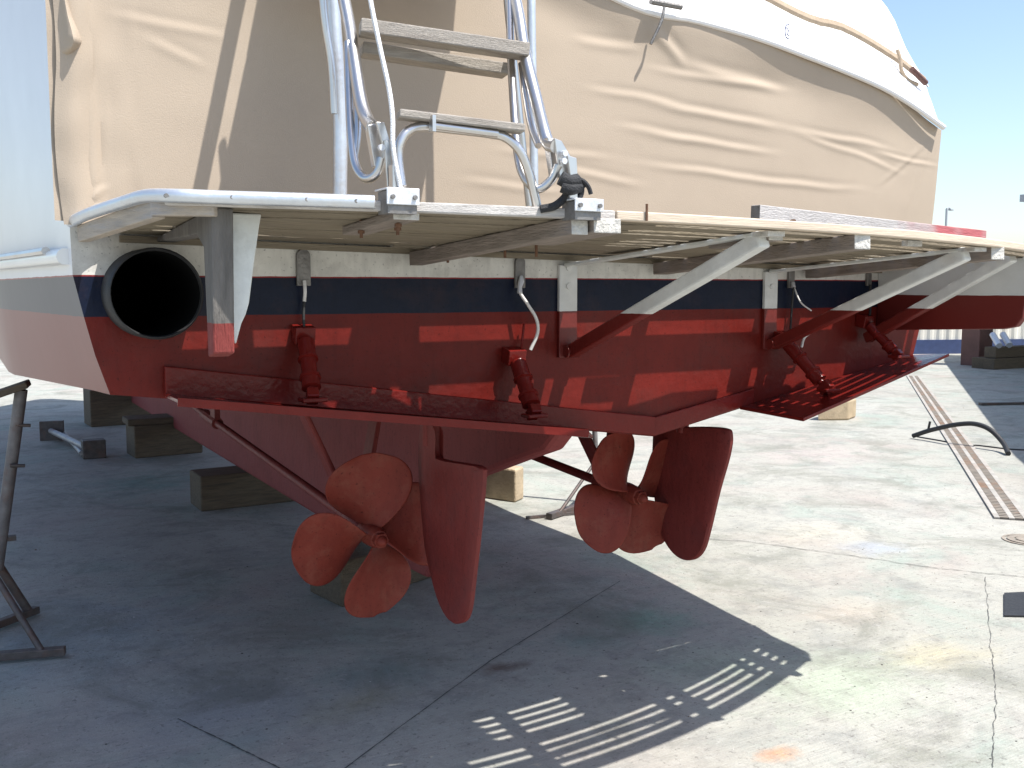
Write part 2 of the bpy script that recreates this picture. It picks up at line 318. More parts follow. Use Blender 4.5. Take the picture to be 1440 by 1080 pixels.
mb0 = MB(); mb0.bar(Vector((0,0,0)), sdir*(W*0.44), 0.030, 0.008); me0 = None
ng = int(LEN/0.055); first = 0
mbS = MB()
for k in range(ng):
    for h in (0, 1):
        p = A1 - e*(0.03+k*0.055) + sdir*(h*W*0.5+0.02) + Vector((0, 0, .010))
        if k < 60:
            if me0 is None:
                o = mb0.build('grate_bar', M['grate']); me0 = o.data
            else: o = bpy.data.objects.new('grate_bar', me0); COL.objects.link(o)
            o.parent = tr; o.location = p - tr.location
        else: mbS.bar(p, p+sdir*(W*0.44), 0.030, 0.008)
tag(mbS.build('grate_bars', M['grate'], tr), kind='stuff')
# manhole cover
p = atZ(1446, 760, 0); mh = MB()
for r0, r1, zz in ((0.0, .07, .009), (.078, .12, .007), (.13, .15, .005)):
    vs = []; n_ = 28
    for k in range(n_):
        t = 2*math.pi*k/n_; vs += [(p.x+math.cos(t)*r0, p.y+math.sin(t)*r0, zz), (p.x+math.cos(t)*r1, p.y+math.sin(t)*r1, zz)]
    mh.add(vs, [(2*k, 2*k+1, (2*k+3) % (2*n_), (2*k+2) % (2*n_)) for k in range(n_)])
tag(mh.build('manhole_cover', M['grate'], fix=False), 'small round manhole cover in the concrete near the end of the trench drain', 'manhole')
# dark slab standing in for a small square shadow at the right edge
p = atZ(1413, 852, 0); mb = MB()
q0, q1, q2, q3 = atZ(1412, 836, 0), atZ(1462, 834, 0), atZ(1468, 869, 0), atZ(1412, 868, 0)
mb.prism([(v.x, v.y, 0.004) for v in (q0, q1, q2, q3)], (0, 0, .006)); tag(mb.build('shadow_patch', M['rubber']), 'small dark square slab standing in for a shadow on the sunlit concrete at the right edge', 'painted shadow')

rr = random.Random(11); mb = MB()
for k in range(1500):
    x = rr.uniform(-4, 14); y = rr.uniform(1.6, 14) if k % 2 else rr.uniform(1.6, 6.5); r = rr.uniform(.0015, .0055)*(2.0 if rr.random() < .04 else 1); a0 = rr.uniform(0, 6.28)
    P = [(x+math.cos(a0+t)*r*rr.uniform(.6, 1.3), y+math.sin(a0+t)*r*rr.uniform(.6, 1.3), .0005) for t in (0, 1.5, 3.0, 4.6)]
    mb.add(P+[(x, y, .0005+r*.5)], [(0, 1, 4), (1, 2, 4), (2, 3, 4), (3, 0, 4)], rr.choice((0, 0, 0, 1, 2)))
tag(mb.build('grit', [M['slot'], M['endgrain'], M['rust']]), 'loose grit and paint flakes scattered over the concrete', 'grit', kind='stuff')

# ------------------------------------------------------------------ the boat
CX, YT = 1.94, 2.80
boat = thing('motor_boat', (CX, 8.0, 0.0), 'white motor boat with freshly painted red bottom and navy boot stripe, seen from its stern', 'boat')
# hull sections: Y, keel z, chine half breadth, chine z, waterline half breadth, sheer half breadth, sheer z
SEC = [(2.84, 1.03, 1.576, 1.273, 1.655, 1.672, 2.42), (4.2, .99, 1.745, 1.232, 1.775, 1.85, 2.46), (6.5, .95, 1.74, 1.25, 1.86, 1.95, 2.52),
       (9.0, .90, 1.55, 1.30, 1.76, 1.95, 2.66), (11.3, .85, 1.00, 1.42, 1.28, 1.62, 2.86), (12.9, .95, .40, 1.62, .58, 1.0, 3.0), (14.1, 1.3, .02, 1.9, .03, .12, 3.1)]
def sec(Y):
    return [lerp([(s[0], s[i]) for s in SEC], Y) for i in range(1, 7)]
hm = MB(); NY = 60; rows = []
for i in range(NY+1):
    Y = 2.80 + (14.1-2.80)*i/NY; zk, hc, zc, hw, hs, zs = sec(Y)
    prof = [(0.0, zk), (hc*0.5, (zk+zc)/2+0.006), (hc, zc)]; drop = min(1.0, .62+.38*max(0, Y-2.8)/3.4); kx = .22*max(0.0, 1-(Y-2.8)/1.4)
    for k in range(1, 4): t = k/3; prof.append((hc+(hw-hc)*t**0.8, zc+(1.587-zc)*t if zc < 1.55 else zc+0.05*t))
    for k in range(1, 7): t = k/6; prof.append((prof[5][0]+(hs-prof[5][0])*t**1.1, prof[5][1]+(zs-prof[5][1])*t))
    prof.append((0.0, zs+0.12-.30*max(0, 1-(Y-2.8)/3.4)))
    rows.append([(CX-x + (kx if i2 == len(prof)-1 else kx*.5 if i2 == len(prof)-2 else 0), Y, z) for i2, (x, z) in enumerate(reversed(prof))] + [(CX+x+(kx*.5 if i2 == 0 else 0), Y, z) for i2, (x, z) in enumerate([(a_, 1.587+(b_-1.587)*drop if b_ > 1.587 else b_) for a_, b_ in prof[1:-1]] + [prof[-1]])])
    if i == 0: rows0 = rows[0][:-1]
nc = len(rows[0])
hm.add([v for r in rows for v in r], [(i*nc+k, i*nc+k+1, (i+1)*nc+k+1, (i+1)*nc+k) for i in range(NY) for k in range(nc-1)])
hm.build('hull', M['topside'], boat, smooth=True)
# transom: solid panel with the exhaust hole cut out
poly = [(x, z) for x, y, z in rows0]
mb = MB(); mb.prism([(x, YT, z) for x, z in poly], (0, 0.05, 0)); tro = mb.build('transom', M['hull'], boat)
EXC = atY(213, 413, YT-0.13); EXC = Vector((EXC.x+.014, 0, EXC.z)); ER = 0.118
exw = atY(213, 413, YT-0.13)
cut = MB(); cut.tube([(EXC.x, 2.7, EXC.z), (EXC.x, 2.95, EXC.z)], ER-0.004, seg=40); cuto = cut.build('cutter', None)
md = tro.modifiers.new('hole', 'BOOLEAN'); md.object = cuto; md.operation = 'DIFFERENCE'; md.solver = 'EXACT'
dg = bpy.context.evaluated_depsgraph_get(); nm = bpy.data.meshes.new_from_object(tro.evaluated_get(dg)); tro.modifiers.clear(); tro.data = nm
bpy.data.objects.remove(cuto)
# exhaust pipe: thick rubber wall, open bore with soot inside
def ring_pipe(y0, y1, ro, ri, mo, name, parent):
    seg = 40; vs = []
    for (y, r) in ((y0+.008, ro), (y0, ro-.006), (y0, ri+.004), (y0+.01, ri), (y1, ri), (y1, ro)):
        vs += [(EXC.x+math.cos(2*math.pi*k/seg)*r, y, EXC.z+math.sin(2*math.pi*k/seg)*r) for k in range(seg)]
    fs = []; mi = []
    mb = MB()
    order = [0, 1, 2, 3, 4]
    for i in order: fs += [(i*seg+k, i*seg+(k+1) % seg, (i+1)*seg+(k+1) % seg, (i+1)*seg+k) for k in range(seg)]
    fs += [(5*seg+k, 5*seg+(k+1) % seg, (k+1) % seg, k) for k in range(seg)]
    mb.add(vs, fs); mb.mi = [1 if 3*seg <= j < 4*seg else 0 for j in range(len(fs))]
    return mb.build(name, mo, parent, smooth=True)
ex = ring_pipe(YT-0.13, 3.6, ER, ER-0.009, [M['rubber'], M['soot']], 'exhaust_pipe', boat)
mb = MB(); mb.tube([(EXC.x, 3.55, EXC.z), (EXC.x, 3.6, EXC.z)], ER-0.011, seg=30); mb.build('exhaust_baffle', M['soot'], boat)
# rub rail on the port side with its steel strip
pr = []
for Y in (2.84, 3.0, 3.4, 4.0, 5.0, 6.5, 9.0, 11.3, 12.9): 
    zk, hc, zc, hw, hs, zs = sec(Y); pr.append((Y, hw, zs))
mb = MB(); mb.tube(spline([(CX-h-0.012, Y, 1.635+(Y-2.84)*0.004) for Y, h, z in pr], 4), 0.022, seg=10); mb.build('rub_rail', M['white'], boat, smooth=True)
mb = MB(); mb.tube(spline([(CX-h-0.030, Y, 1.653+(Y-2.84)*0.004) for Y, h, z in pr[1:]], 4), 0.012, seg=8); mb.build('rub_strip', M['steel'], boat, smooth=True)
mb = MB(); mb.tube(spline([(CX+h+0.012, Y, 1.635+(Y-2.84)*0.004) for Y, h, z in pr], 4), 0.022, seg=10); mb.build('rub_rail', M['white'], boat, smooth=True)
# keel: profile in the fore and aft plane
KX = 1.84
kp = [atX(597, 786, KX), atX(568, 776, KX)]
keel = [(2.86, 1.06), (2.95, .985), (3.15, .92), (3.5, .80), (3.72, .66), (3.86, .45), (3.95, .27), (4.3, .255), (5.2, .25), (12.4, .25), (13.2, .6), (13.6, 1.1), (12.0, 1.3), (2.86, 1.3)]
mb = MB(); mb.prism([(KX-.045, y, z) for y, z in keel], (.09, 0, 0)); mb.build('keel', M['keel'], boat, bevel=0.02)

# ---- swim platform
def aft(X): return 1.81 + 0.15*(X-CX)**2
def ptop(X, Y): return 1.746 - 0.020*(X-0.4) - 0.055*(Y-aft(X))
plat = sub('swim_platform', boat)
PX0, PX1 = 0.36, 3.54
def fore(X):                       # platform front limit at the transom
    return YT-0.022
def slat(off, w, x0, x1, t=0.014, dz=0.0, n=40):
    top = []; 
    xs = [x0+(x1-x0)*i/n for i in range(n+1)]
    xs = [x for x in xs if aft(x)+off+w < fore(x)]
    if len(xs) < 3: return None
    vs = []
    for x in xs:
        y0 = aft(x)+off; y1 = y0+w; z0 = ptop(x, y0)+dz; z1 = ptop(x, y1)+dz
        vs += [(x, y0, z0-t), (x, y1, z1-t), (x, y1, z1), (x, y0, z0)]
    m_ = len(xs); fs = []
    for i in range(m_-1):
        for k in range(4): fs.append((4*i+k, 4*i+(k+1) % 4, 4*i+4+(k+1) % 4, 4*i+4+k))
    fs += [(0, 1, 2, 3), (4*m_-1, 4*m_-2, 4*m_-3, 4*m_-4)]
    mb = MB(); mb.add(vs, fs); return mb
pitch = 0.0555
def opened(k, x):                  # where the gap behind slat k has opened up
    r = random.Random(k*13+5)
    def win(a, b): return max(0.0, min(1.0, (x-a)/.012, (b-x)/.012))
    o = 0.0
    if k <= 3: o = win(1.50, 3.43)
    if 5 <= k <= 9: o = max(o, win(2.64+.02*(k % 3), 3.45))
    if 4 <= k <= 12: o = max(o, win(2.92+r.uniform(-.03, .03), 3.45))
    if 5 <= k <= 8: o = max(o, win(2.02, 2.40), win(1.62, 1.80))
    return o
YG2, YG1 = 2.585, 2.672
def slat(k, x0, x1, t=0.014, dz=0.0, n=150):
    off = 0.034+k*pitch; xs = [x0+(x1-x0)*i/n for i in range(n+1)]; runs = []; cur = []
    for x in xs:
        if aft(x)+off+.02 < YG2+.010*(x-1.9): cur.append(x)
        elif cur: runs.append(cur); cur = []
    if cur: runs.append(cur)
    out = []
    for xs in runs:
        if len(xs) < 4: continue
        vs = []
        for x in xs:
            w = .0525-.0205*opened(k, x); y0 = aft(x)+off; y1 = min(y0+w, YG2+.010*(x-1.9)); z0 = ptop(x, y0)+dz; z1 = ptop(x, y1)+dz
            vs += [(x, y0, z0-t), (x, y1, z1-t), (x, y1, z1), (x, y0, z0)]
        m_ = len(xs); fs = []
        for i in range(m_-1):
            for q in range(4): fs.append((4*i+q, 4*i+(q+1) % 4, 4*i+4+(q+1) % 4, 4*i+4+q))
        fs += [(0, 1, 2, 3), (4*m_-1, 4*m_-2, 4*m_-3, 4*m_-4)]
        mb = MB(); mb.add(vs, fs); out.append(mb)
    return out
for k in range(0, 15):
    r = random.Random(k)
    for mb in slat(k, PX0+.03, PX1+.005, dz=-0.004+r.uniform(-.0018, .0018)): mb.build('slat', M['slat'], plat)
# two straight boards next to the hull, with a gap before each
def straight(y0, y1, x0, x1):
    mb = MB(); P = []
    for x, y in ((x0, y0), (x1, y0), (x1, y1), (x0, y1)):
        yy = min(YT-.004, y+.010*(x-1.9)); P.append((x, yy, ptop(x, yy)-.018))
    mb.prism(P, (0, 0, .014)); mb.build('slat', M['slat'], plat)
straight(YG2+.030, YG1-.002, .37, 3.54); straight(YG1+.026, YT-.004, .37, 3.54)
for x0, x1 in ((.37, 1.20), (1.32, 1.40), (1.98, 2.16), (2.62, 2.70), (3.22, 3.54)): straight(YG2-.002, YG2+.032, x0, x1)
for x0, x1 in ((.37, .46), (1.12, 1.32), (3.10, 3.54)): straight(YG1-.004, YG1+.028, x0, x1)
mb = MB(); mb.bar((0.40, YT-.014, ptop(.4, YT)-.030), (3.5, YT-.014, ptop(3.5, YT)-.030), 0.018, 0.018); mb.build('ledger', M['slat'], plat)
def edgeboard(name, x0, x1, h, th, m, dz, out, n=30, taper=0):
    vs = []; 
    for i in range(n+1):
        x = x0+(x1-x0)*i/n; y = aft(x); sl = 0.30*(x-CX); nx, ny = sl/math.hypot(1, sl), -1/math.hypot(1, sl); z = ptop(x, y)+dz
        vs += [(x-nx*(-out), y+ny*out, z-h), (x-nx*(th-out)*1.0, y-ny*(th-out), z-h), (x-nx*(th-out), y-ny*(th-out), z), (x+nx*out, y+ny*out, z)]
        vs[-4] = (x+nx*out, y+ny*out, z-h)
    fs = []
    for i in range(n):
        for k in range(4): fs.append((4*i+k, 4*i+(k+1) % 4, 4*i+4+(k+1) % 4, 4*i+4+k))
    fs += [(0, 1, 2, 3), (4*n+3, 4*n+2, 4*n+1, 4*n)]
    mb = MB(); mb.add(vs, fs); return mb.build(name, m, plat, bevel=0.003)
XB1 = 1.325
edgeboard('edge_board', 0.40, XB1, 0.022, 0.030, M['greywood'], 0.0, 0.0)
edgeboard('edge_board', XB1+0.003, 3.50, 0.022, 0.030, M['newwood'], 0.0, 0.001)
# starboard side board
pts = [(3.50, aft(3.5)), (3.56, 2.25), (3.57, 2.5), (3.575, YT-.03)]
mb = MB()
for (xa, ya), (xb, yb) in zip(pts, pts[1:]): mb.bar((xa, ya, ptop(xa, ya)-.011), (xb, yb, ptop(xb, yb)-.011), .03, .024)
mb.build('side_board', M['newwood'], plat)
# port side rail board below the aluminium tube
ca = Vector((0.385, 2.185, 0)); cb = Vector((0.30, 2.775, 0))
mb = MB(); mb.bar((cb.x+.012, cb.y, ptop(.3, 2.775)-.026), (ca.x+.012, ca.y+.03, ptop(ca.x, ca.y)-.026), .03, .042)
mb.bar((ca.x, ca.y+.028, ptop(ca.x, ca.y)-.024), (.50, aft(.5)+.022, ptop(.5, aft(.5))-.024), .028, .036); mb.build('side_board', M['sidewood'], plat, bevel=.003)
tubep = [(.285, 2.785, ptop(.3, 2.78)+.004), (.31, 2.62, ptop(.3, 2.6)+.006), (.35, 2.36, ptop(.35, 2.36)+.004), (.375, 2.22, ptop(.38, 2.2)), (.42, aft(.42)-.012, ptop(.42, aft(.42))-.004)]
tubep += [(x, aft(x)-.012, ptop(x, aft(x))-.005) for x in (.5, .6, .7, .795)]
mb = MB(); mb.tube(spline(tubep, 5), .0145, seg=14); mb.build('trim_tube', M['alu'], plat, smooth=True)
for x in (.345, .40, .52, .66, .755):
    y = aft(x)-.024 if x > .38 else 2.38
    mb = MB(); mb.tube([(x, y-.003, ptop(x, aft(x))-.005), (x, y+.006, ptop(x, aft(x))-.005)], .0045, seg=8); mb.build('screw', M['dull'], plat)
# beams under the slats (with pale end grain facing aft)
def beam(x, w, ya, yb, h, name='beam', skew=0.0, drop=0.0):
    za = ptop(x, ya)-.019-h/2; zb = ptop(x, yb)-.019-h/2-drop
    mb = MB(); mb.bar((x, ya, za), (x+skew, yb, zb), w, h, endmi=1); return mb.build(name, [M['beam'], M['endgrain']], plat, bevel=.003)
beam(.865, .062, aft(.865)+.004, aft(.865)+.32, .020, 'beam')
beam(1.235, .045, aft(1.22)-.012, YT-.03, .040)
beam(1.300, .075, aft(1.3)-.010, aft(1.3)+.28, .034)
beam(2.075, .055, aft(2.1)+.006, YT-.03, .040, skew=.08)
beam(2.78, .055, aft(2.78)+.006, YT-.03, .040, skew=.10)
beam(1.83, .05, aft(1.9)+.07, aft(1.9)+.30, .022)
for x in (.84, .865, .89):
    for y in ((aft(x)+.05,) if x == .865 else ((aft(x)+.12,) if x > .87 else (aft(x)+.20,))):
        mb = MB(); z = ptop(x, y)-.036; mb.tube([(x, y, z+.02), (x, y, z-.022)], .004, seg=8); mb.tube([(x, y, z-.005), (x, y, z-.012)], .008, seg=6); mb.build('bolt', M['rust'], plat)
for x, y in ((1.38, aft(1.38)+.45), (1.32, aft(1.3)+.5), (1.25, aft(1.25)+.7)):
    mb = MB(); z = ptop(x, y)-.02; mb.tube([(x, y, z+.01), (x, y, z-.045)], .004, seg=8); mb.build('bolt', M['rust'], plat)
mb = MB(); p = Vector((1.40, aft(1.4)-.004, ptop(1.4, aft(1.4)))); mb.tube([p+Vector((0,0,-.02)), p+Vector((0,0,.018))], .003, seg=6); mb.build('nail', M['rust'], plat)
# white painted cleats seen as pale blocks behind the edge board
for x in (2.36,):
    mb = MB(); y = aft(x)+.05; mb.box((x-.03, y, ptop(x, y)-.034), (x+.03, y+.02, ptop(x, y)-.0185)); mb.build('packing_block', M['endgrain'], plat)

# ---- triangular brackets carrying the platform
def bracket(pxl, w):
    br = sub('platform_bracket', boat)
    top = atY(pxl, 372, YT-.012); X = top.x; yA = aft(X)+.06; zA = ptop(X, yA)-.026
    mb = MB(); mb.bar((X, YT-.008, 1.325), (X, YT-.008, ptop(X, YT)-.034), w, .014, up=(0, 1, 0)); mb.build('leg', M['fitting'], br, bevel=.002)
    for z in (1.56, 1.62):
        q = MB(); q.tube([(X, YT-.014, z), (X, YT-.021, z)], .010, seg=12); q.build('bolt', M['fitting'], br)
    mb = MB(); mb.bar((X+.0, YT-.02, ptop(X, YT)-.034), (X, yA, zA), w*.62, .010); mb.build('arm', M['whitepaint'], br, bevel=.002)
    f0 = Vector((X+.005, YT-.03, 1.345)); f1 = Vector((X+.005, yA+.015, zA-.012))
    mb = MB(); mb.bar(f0, f1, w*.55, .044, up=(0, 0, 1)); mb.build('strut', M['fitting'], br, bevel=.006)
    mb = MB(); mb.tube([(X-.02, YT-.03, 1.345), (X+.03, YT-.03, 1.345)], .02, seg=12); mb.build('foot', M['fitting'], br, smooth=True)
    mb = MB(); mb.box((X-.028, yA-.035, zA-.008), (X+.028, yA+.02, zA+.004)); mb.build('top_plate', M['endgrain'], br)
bracket(799, .070); bracket(1085, .064); 
mb = MB(); p0 = Vector((3.20, YT-.03, 1.355)); p1 = Vector((3.22, 2.17, 1.665)); mb.bar(p0, p1, .04, .042, up=(0, 0, 1)); mb.build('corner_strut', M['fitting'], boat, bevel=.006)
# gussets at the platform corners
GX = 3.285
gp = [(YT-.002, 1.385), (2.24, 1.408), (2.19, 1.418), (2.165, 1.45), (2.16, 1.50), (2.14, 1.655), (YT-.002, 1.665-.01)]
gp = [(y, z if z < 1.6 else ptop(GX, y)-.021) for y, z in gp]
mb = MB(); mb.prism([(GX, y, z) for y, z in gp], (.028, 0, 0)); mb.build('gusset', M['gusset'], boat, bevel=.004)
gx = 0.492
gp2 = [(YT-.002, 1.675), (2.30, 1.672), (2.235, 1.64), (2.225, 1.50), (2.22, 1.402), (2.17, 1.412), (2.165, 1.50), (2.15, 1.70), (YT-.002, 1.70)]
gp2 = [(y, z if z < 1.69 else ptop(gx, y)-.021) for y, z in gp2]
mb = MB(); mb.prism([(gx, y, z) for y, z in gp2], (.046, 0, 0)); tag(mb.build('gusset', M['post'], boat, bevel=.004), 'weathered grey gusset with a red lower end')
gp2 = gp2
kz = ptop(.6, 2.2)-.02
mb = MB(); mb.prism([(.541, 2.20, kz), (.612, 2.20, kz), (.606, 2.20, kz-.03), (.592, 2.20, 1.60), (.580, 2.20, 1.52), (.572, 2.20, 1.495), (.562, 2.20, 1.475), (.549, 2.20, 1.43), (.541, 2.20, 1.44)], (0, .035, 0)); mb.build('knee', M['whitepaint'], boat, bevel=.004)

# ---- batten along the bottom of the transom, trim tabs with their rams
def tz(X): return 1.03 + 0.154*abs(X-CX)
mb = MB(); mb.prism([(.50, YT-.001, 1.345), (.50, YT-.001, 1.268), (2.15, YT-.001, 1.038), (2.15, YT-.001, 1.104)], (0, -.024, 0)); mb.build('batten', M['redgloss'], boat, bevel=.003)
def tab(hi, ho, ti, to, th=.012):
    q = [Vector(v) for v in (hi, ho, to, ti)]
    mb = MB(); mb.prism(q, (0, 0, -th)); return mb.build('trim_tab', M['redgloss'], boat, bevel=.002)
tpI = atY(828, 606, 2.40); tpO = atY(250, 561, 2.60)
tab((1.90, YT-.003, 1.055), (.50, YT-.003, 1.272), tpI, tpO)
tsI = atY(1130, 588, 2.40); tsO = atY(1335, 497, 2.60)
tab((2.56, YT-.003, 1.115), (3.52, YT-.003, 1.278), tsI, tsO)
mb = MB(); mb.bar(Vector(tpI)+Vector((0,.004,-.008)), Vector(tpO)+Vector((0,.004,-.008)), .012, .022); mb.build('tab_lip', M['redgloss'], boat)
mb = MB(); mb.prism([(2.153, YT-.001, 1.100), (2.153, YT-.001, 1.036), (2.62, YT-.001, 1.125), (2.62, YT-.001, 1.18)], (0, -.015, 0)); mb.build('batten', M['redgloss'], boat, bevel=.003)

def ram(a, b, r=.021, lug=True):
    a = Vector(a); b = Vector(b); rm = sub('tab_ram', boat); d = b-a
    mb = MB(); ks = [0, .02, .03, .30, .31, .34, .35, .60, .61, .65, .66, .80, .81, .90]
    rs = [.5, .9, 1, 1, 1.18, 1.18, .92, .92, 1.22, 1.22, 1.05, 1.1, .5, .5]
    mb.tube([a+d*k for k in ks], r, seg=16, radii=[r*q for q in rs]); mb.build('cylinder', M['redgloss'], rm, smooth=True)
    mb = MB(); mb.bar(a+Vector((0, .0, .01)), (a.x, YT-.001, a.z+.02), r*2.4, .05); mb.build('upper_lug', M['redgloss'], rm, bevel=.003)
    mb = MB(); mb.bar(b-d*.14, b, r*1.3, r*2.0); mb.bar(b+Vector((-.035, 0, .002)), b+Vector((.035, 0, .002)), .05, .012); mb.build('lower_lug', M['redgloss'], rm, bevel=.003)
    return rm
R1 = ram(atY(430, 478, YT-.045), atY(440, 563, 2.63), .0245)
R2 = ram(atY(728, 508, YT-.05), atY(752, 585, 2.62), .0265)
R3 = ram(atY(1106, 482, YT-.05), atY(1165, 549, 2.58), .025)
R4 = ram(atY(1222, 457, YT-.05), atY(1264, 502, 2.62), .021)
def capsule(px, y0, y1, wpx, par, mm=M['dull']):
    a = atY(px, y0, YT-.008); b = atY(px, y1, YT-.008); r = wpx/2*(a-EYE).dot(CF)/FOC; seg = 14; pts = []
    for k in range(seg+1): t = math.pi*k/seg; pts.append((a.x+math.cos(t)*r, YT-.001, a.z-r+math.sin(t)*r))
    pts += [(a.x-r, YT-.001, b.z), (a.x+r, YT-.001, b.z)]
    mb = MB(); mb.prism(pts, (0, -.012, 0)); mb.build('hose_plate', mm, par, bevel=.002)
capsule(426, 350, 402, 20, R1); capsule(731, 361, 405, 16, R2); capsule(1113, 372, 405, 11, R3); capsule(1222, 382, 402, 9, R4)
def hose(par, pts, r, mm=M['hose'], name='hose'):
    mb = MB(); mb.tube(spline(pts, 8), r, seg=10); mb.build(name, mm, par, smooth=True)
hose(R1, [atY(428, 395, YT-.022), atY(429, 410, YT-.03), atY(428, 424, YT-.02)], .005)
hose(R1, [atY(428, 420, YT-.02), atY(427, 450, YT-.03), atY(430, 482, YT-.04)], .004, M['rubber'])
hose(R2, [atY(733, 396, YT-.025), atY(731, 410, YT-.035), atY(742, 428, YT-.05), atY(754, 448, YT-.06), atY(756, 468, YT-.06), atY(746, 492, YT-.05)], .0055)
mb = MB(); mb.tube([atY(733, 388, YT-.02), atY(733, 396, YT-.024), atY(731, 404, YT-.03), atY(731, 412, YT-.035)], .008, seg=8, radii=[.005, .010, .007, .009]); mb.build('hose_fitting', M['alupl'], R2, smooth=True)
hose(R2, [atY(737, 455, YT-.02), atY(733, 490, YT-.03), atY(730, 512, YT-.05)], .004, M['redgloss'])
hose(R3, [atY(1117, 405, YT-.02), atY(1126, 425, YT-.05), atY(1141, 437, YT-.07)], .003)
hose(R3, [atY(1150, 449, YT-.07), atY(1148, 462, YT-.07), atY(1132, 474, YT-.06), atY(1127, 488, YT-.05)], .005)
mb = MB(); mb.tube([atY(1115, 398, YT-.02), atY(1116, 404, YT-.03)], .008, seg=8); mb.build('hose_fitting', M['alupl'], R3, smooth=True)
hose(R3, [atY(1116, 404, YT-.03), atY(1113, 440, YT-.02), atY(1110, 484, YT-.04)], .004, M['rubber'])
hose(R4, [atY(1224, 400, YT-.02), atY(1224, 430, YT-.02), atY(1222, 458, YT-.04)], .005, M['rubber'])
mb = MB(); mb.tube([(.70, YT-.001, 1.56), (.70, YT-.008, 1.56)], .022, seg=16); mb.build('drain_cap', M['rubber'], boat)

# ---- running gear
def strutarm(parent, a, b, w, t):
    mb = MB(); mb.bar(a, b, t, w, up=(0, 1, 0)); mb.build('strut_arm', M['red'], parent, bevel=.006)
def propeller(hub, angles, R, zshaft=3.1, dirn=1):
    pr = sub('propeller', boat); hub = Vector(hub); sl = math.tan(rad(zshaft)); ax = Vector((0, -1, -sl)).normalized()   # axis pointing aft
    up = Vector((1, 0, 0)).cross(ax).normalized(); 
    if up.z < 0: up = -up
    rt = Vector((1, 0, 0))
    mb = MB(); ks = [-.07, -.065, -.02, .04, .06, .062, .085, .10, .108]; rs = [.030, .036, .041, .036, .030, .020, .020, .014, .004]
    mb.tube([hub+ax*k for k in ks], .03, seg=18, radii=rs); mb.build('hub', M['prop'], pr, smooth=True)
    mb = MB(); mb.tube([hub+ax*.062, hub+ax*.082], .027, seg=6); mb.build('nut', M['prop'], pr)
    for a in angles:
        th = rad(a); e = rt*math.cos(th)+up*math.sin(th); tn = ax.cross(e)*dirn; vs = []; nr, nw = 14, 10
        for i in range(nr+1):
            t = i/nr; r = .030+(R-.030)*t
            w = R*0.50*(math.sin(math.pi*min(1, (t*0.93+.075)))**0.60)*(0.62+0.55*t) if t < 1 else R*.10
            w = R*(0.15 + 0.37*math.sin(math.pi*min(.5, t*.85)))* (1 if t < .62 else math.sqrt(max(0.012, 1-((t-.62)/.385)**2)))
            pa = math.atan2(R*0.62*1.0, 2.0*r*1.55)     # pitch angle
            for j in range(nw+1):
                s = (j/nw*2-1)*w
                rake = ax*(0.012*t) ; cam_ = ax*(-0.010*(1-(j/nw*2-1)**2)*t)
                skew = 0.05*R*t*t
                vs.append(hub + e*r*math.cos(s/(r+.12)*.55) + tn*((s+skew)*math.cos(pa)) + ax*(s*math.sin(pa)) + rake + cam_)
        mb = MB(); mb.add(vs, [(i*(nw+1)+j, i*(nw+1)+j+1, (i+1)*(nw+1)+j+1, (i+1)*(nw+1)+j) for i in range(nr) for j in range(nw)])
        o = mb.build('blade', M['prop'], pr, smooth=True); sm = o.modifiers.new('thick', 'SOLIDIFY'); sm.thickness = .007; sm.offset = 0
        ss = o.modifiers.new('round', 'SUBSURF'); ss.levels = 1; ss.render_levels = 1
    return pr
H1 = atY(524, 752, 3.17); H2 = atY(886, 694, 3.17)
propeller(H1, (97, 190, 278, 8), .29, dirn=-1)
propeller(H2, (118, 208, 298, 28), .275, dirn=1)
for H, L_ in ((H1, 5.3), (H2, 4.6)):
    sl = math.tan(rad(3.1)); f = H+Vector((0, .07, .07*sl)); g_ = H+Vector((0, L_, L_*sl))
    mb = MB(); mb.tube([f, g_], .019, seg=14); mb.build('propeller_shaft', M['red'], boat, smooth=True)
    mb = MB(); b0 = H+Vector((0, .085, .085*sl)); b1 = H+Vector((0, .24, .24*sl)); mb.tube([b0, b0.lerp(b1, .1), b0.lerp(b1, .9), b1], .03, seg=16, radii=[.027, .033, .033, .027]); mb.build('shaft_bearing', M['red'], boat, smooth=True)
    mb = MB(); mb.tube([H+Vector((0, .068, .068*sl)), H+Vector((0, .082, .082*sl))], .021, seg=14); mb.build('shaft_gap', M['soot'], boat)
    ss = sub('shaft_strut', boat); c = H+Vector((0, .16, .16*sl))
    strutarm(ss, c+Vector((-.01, 0, .02)), (c.x-.17, c.y+.06, 1.12), .085, .018)
    strutarm(ss, c+Vector((.01, 0, .02)), (c.x+.12, c.y+.10, 1.08), .085, .018)
    c = H+Vector((0, 2.25, 2.25*sl)); mb = MB(); mb.tube([c, c+Vector((0, .3, .3*sl))], .032, seg=12); mb.bar(c+Vector((0, .05, .02)), c+Vector((0, .05, .25)), .03, .1, up=(0, 1, 0)); mb.build('shaft_log', M['red'], boat)
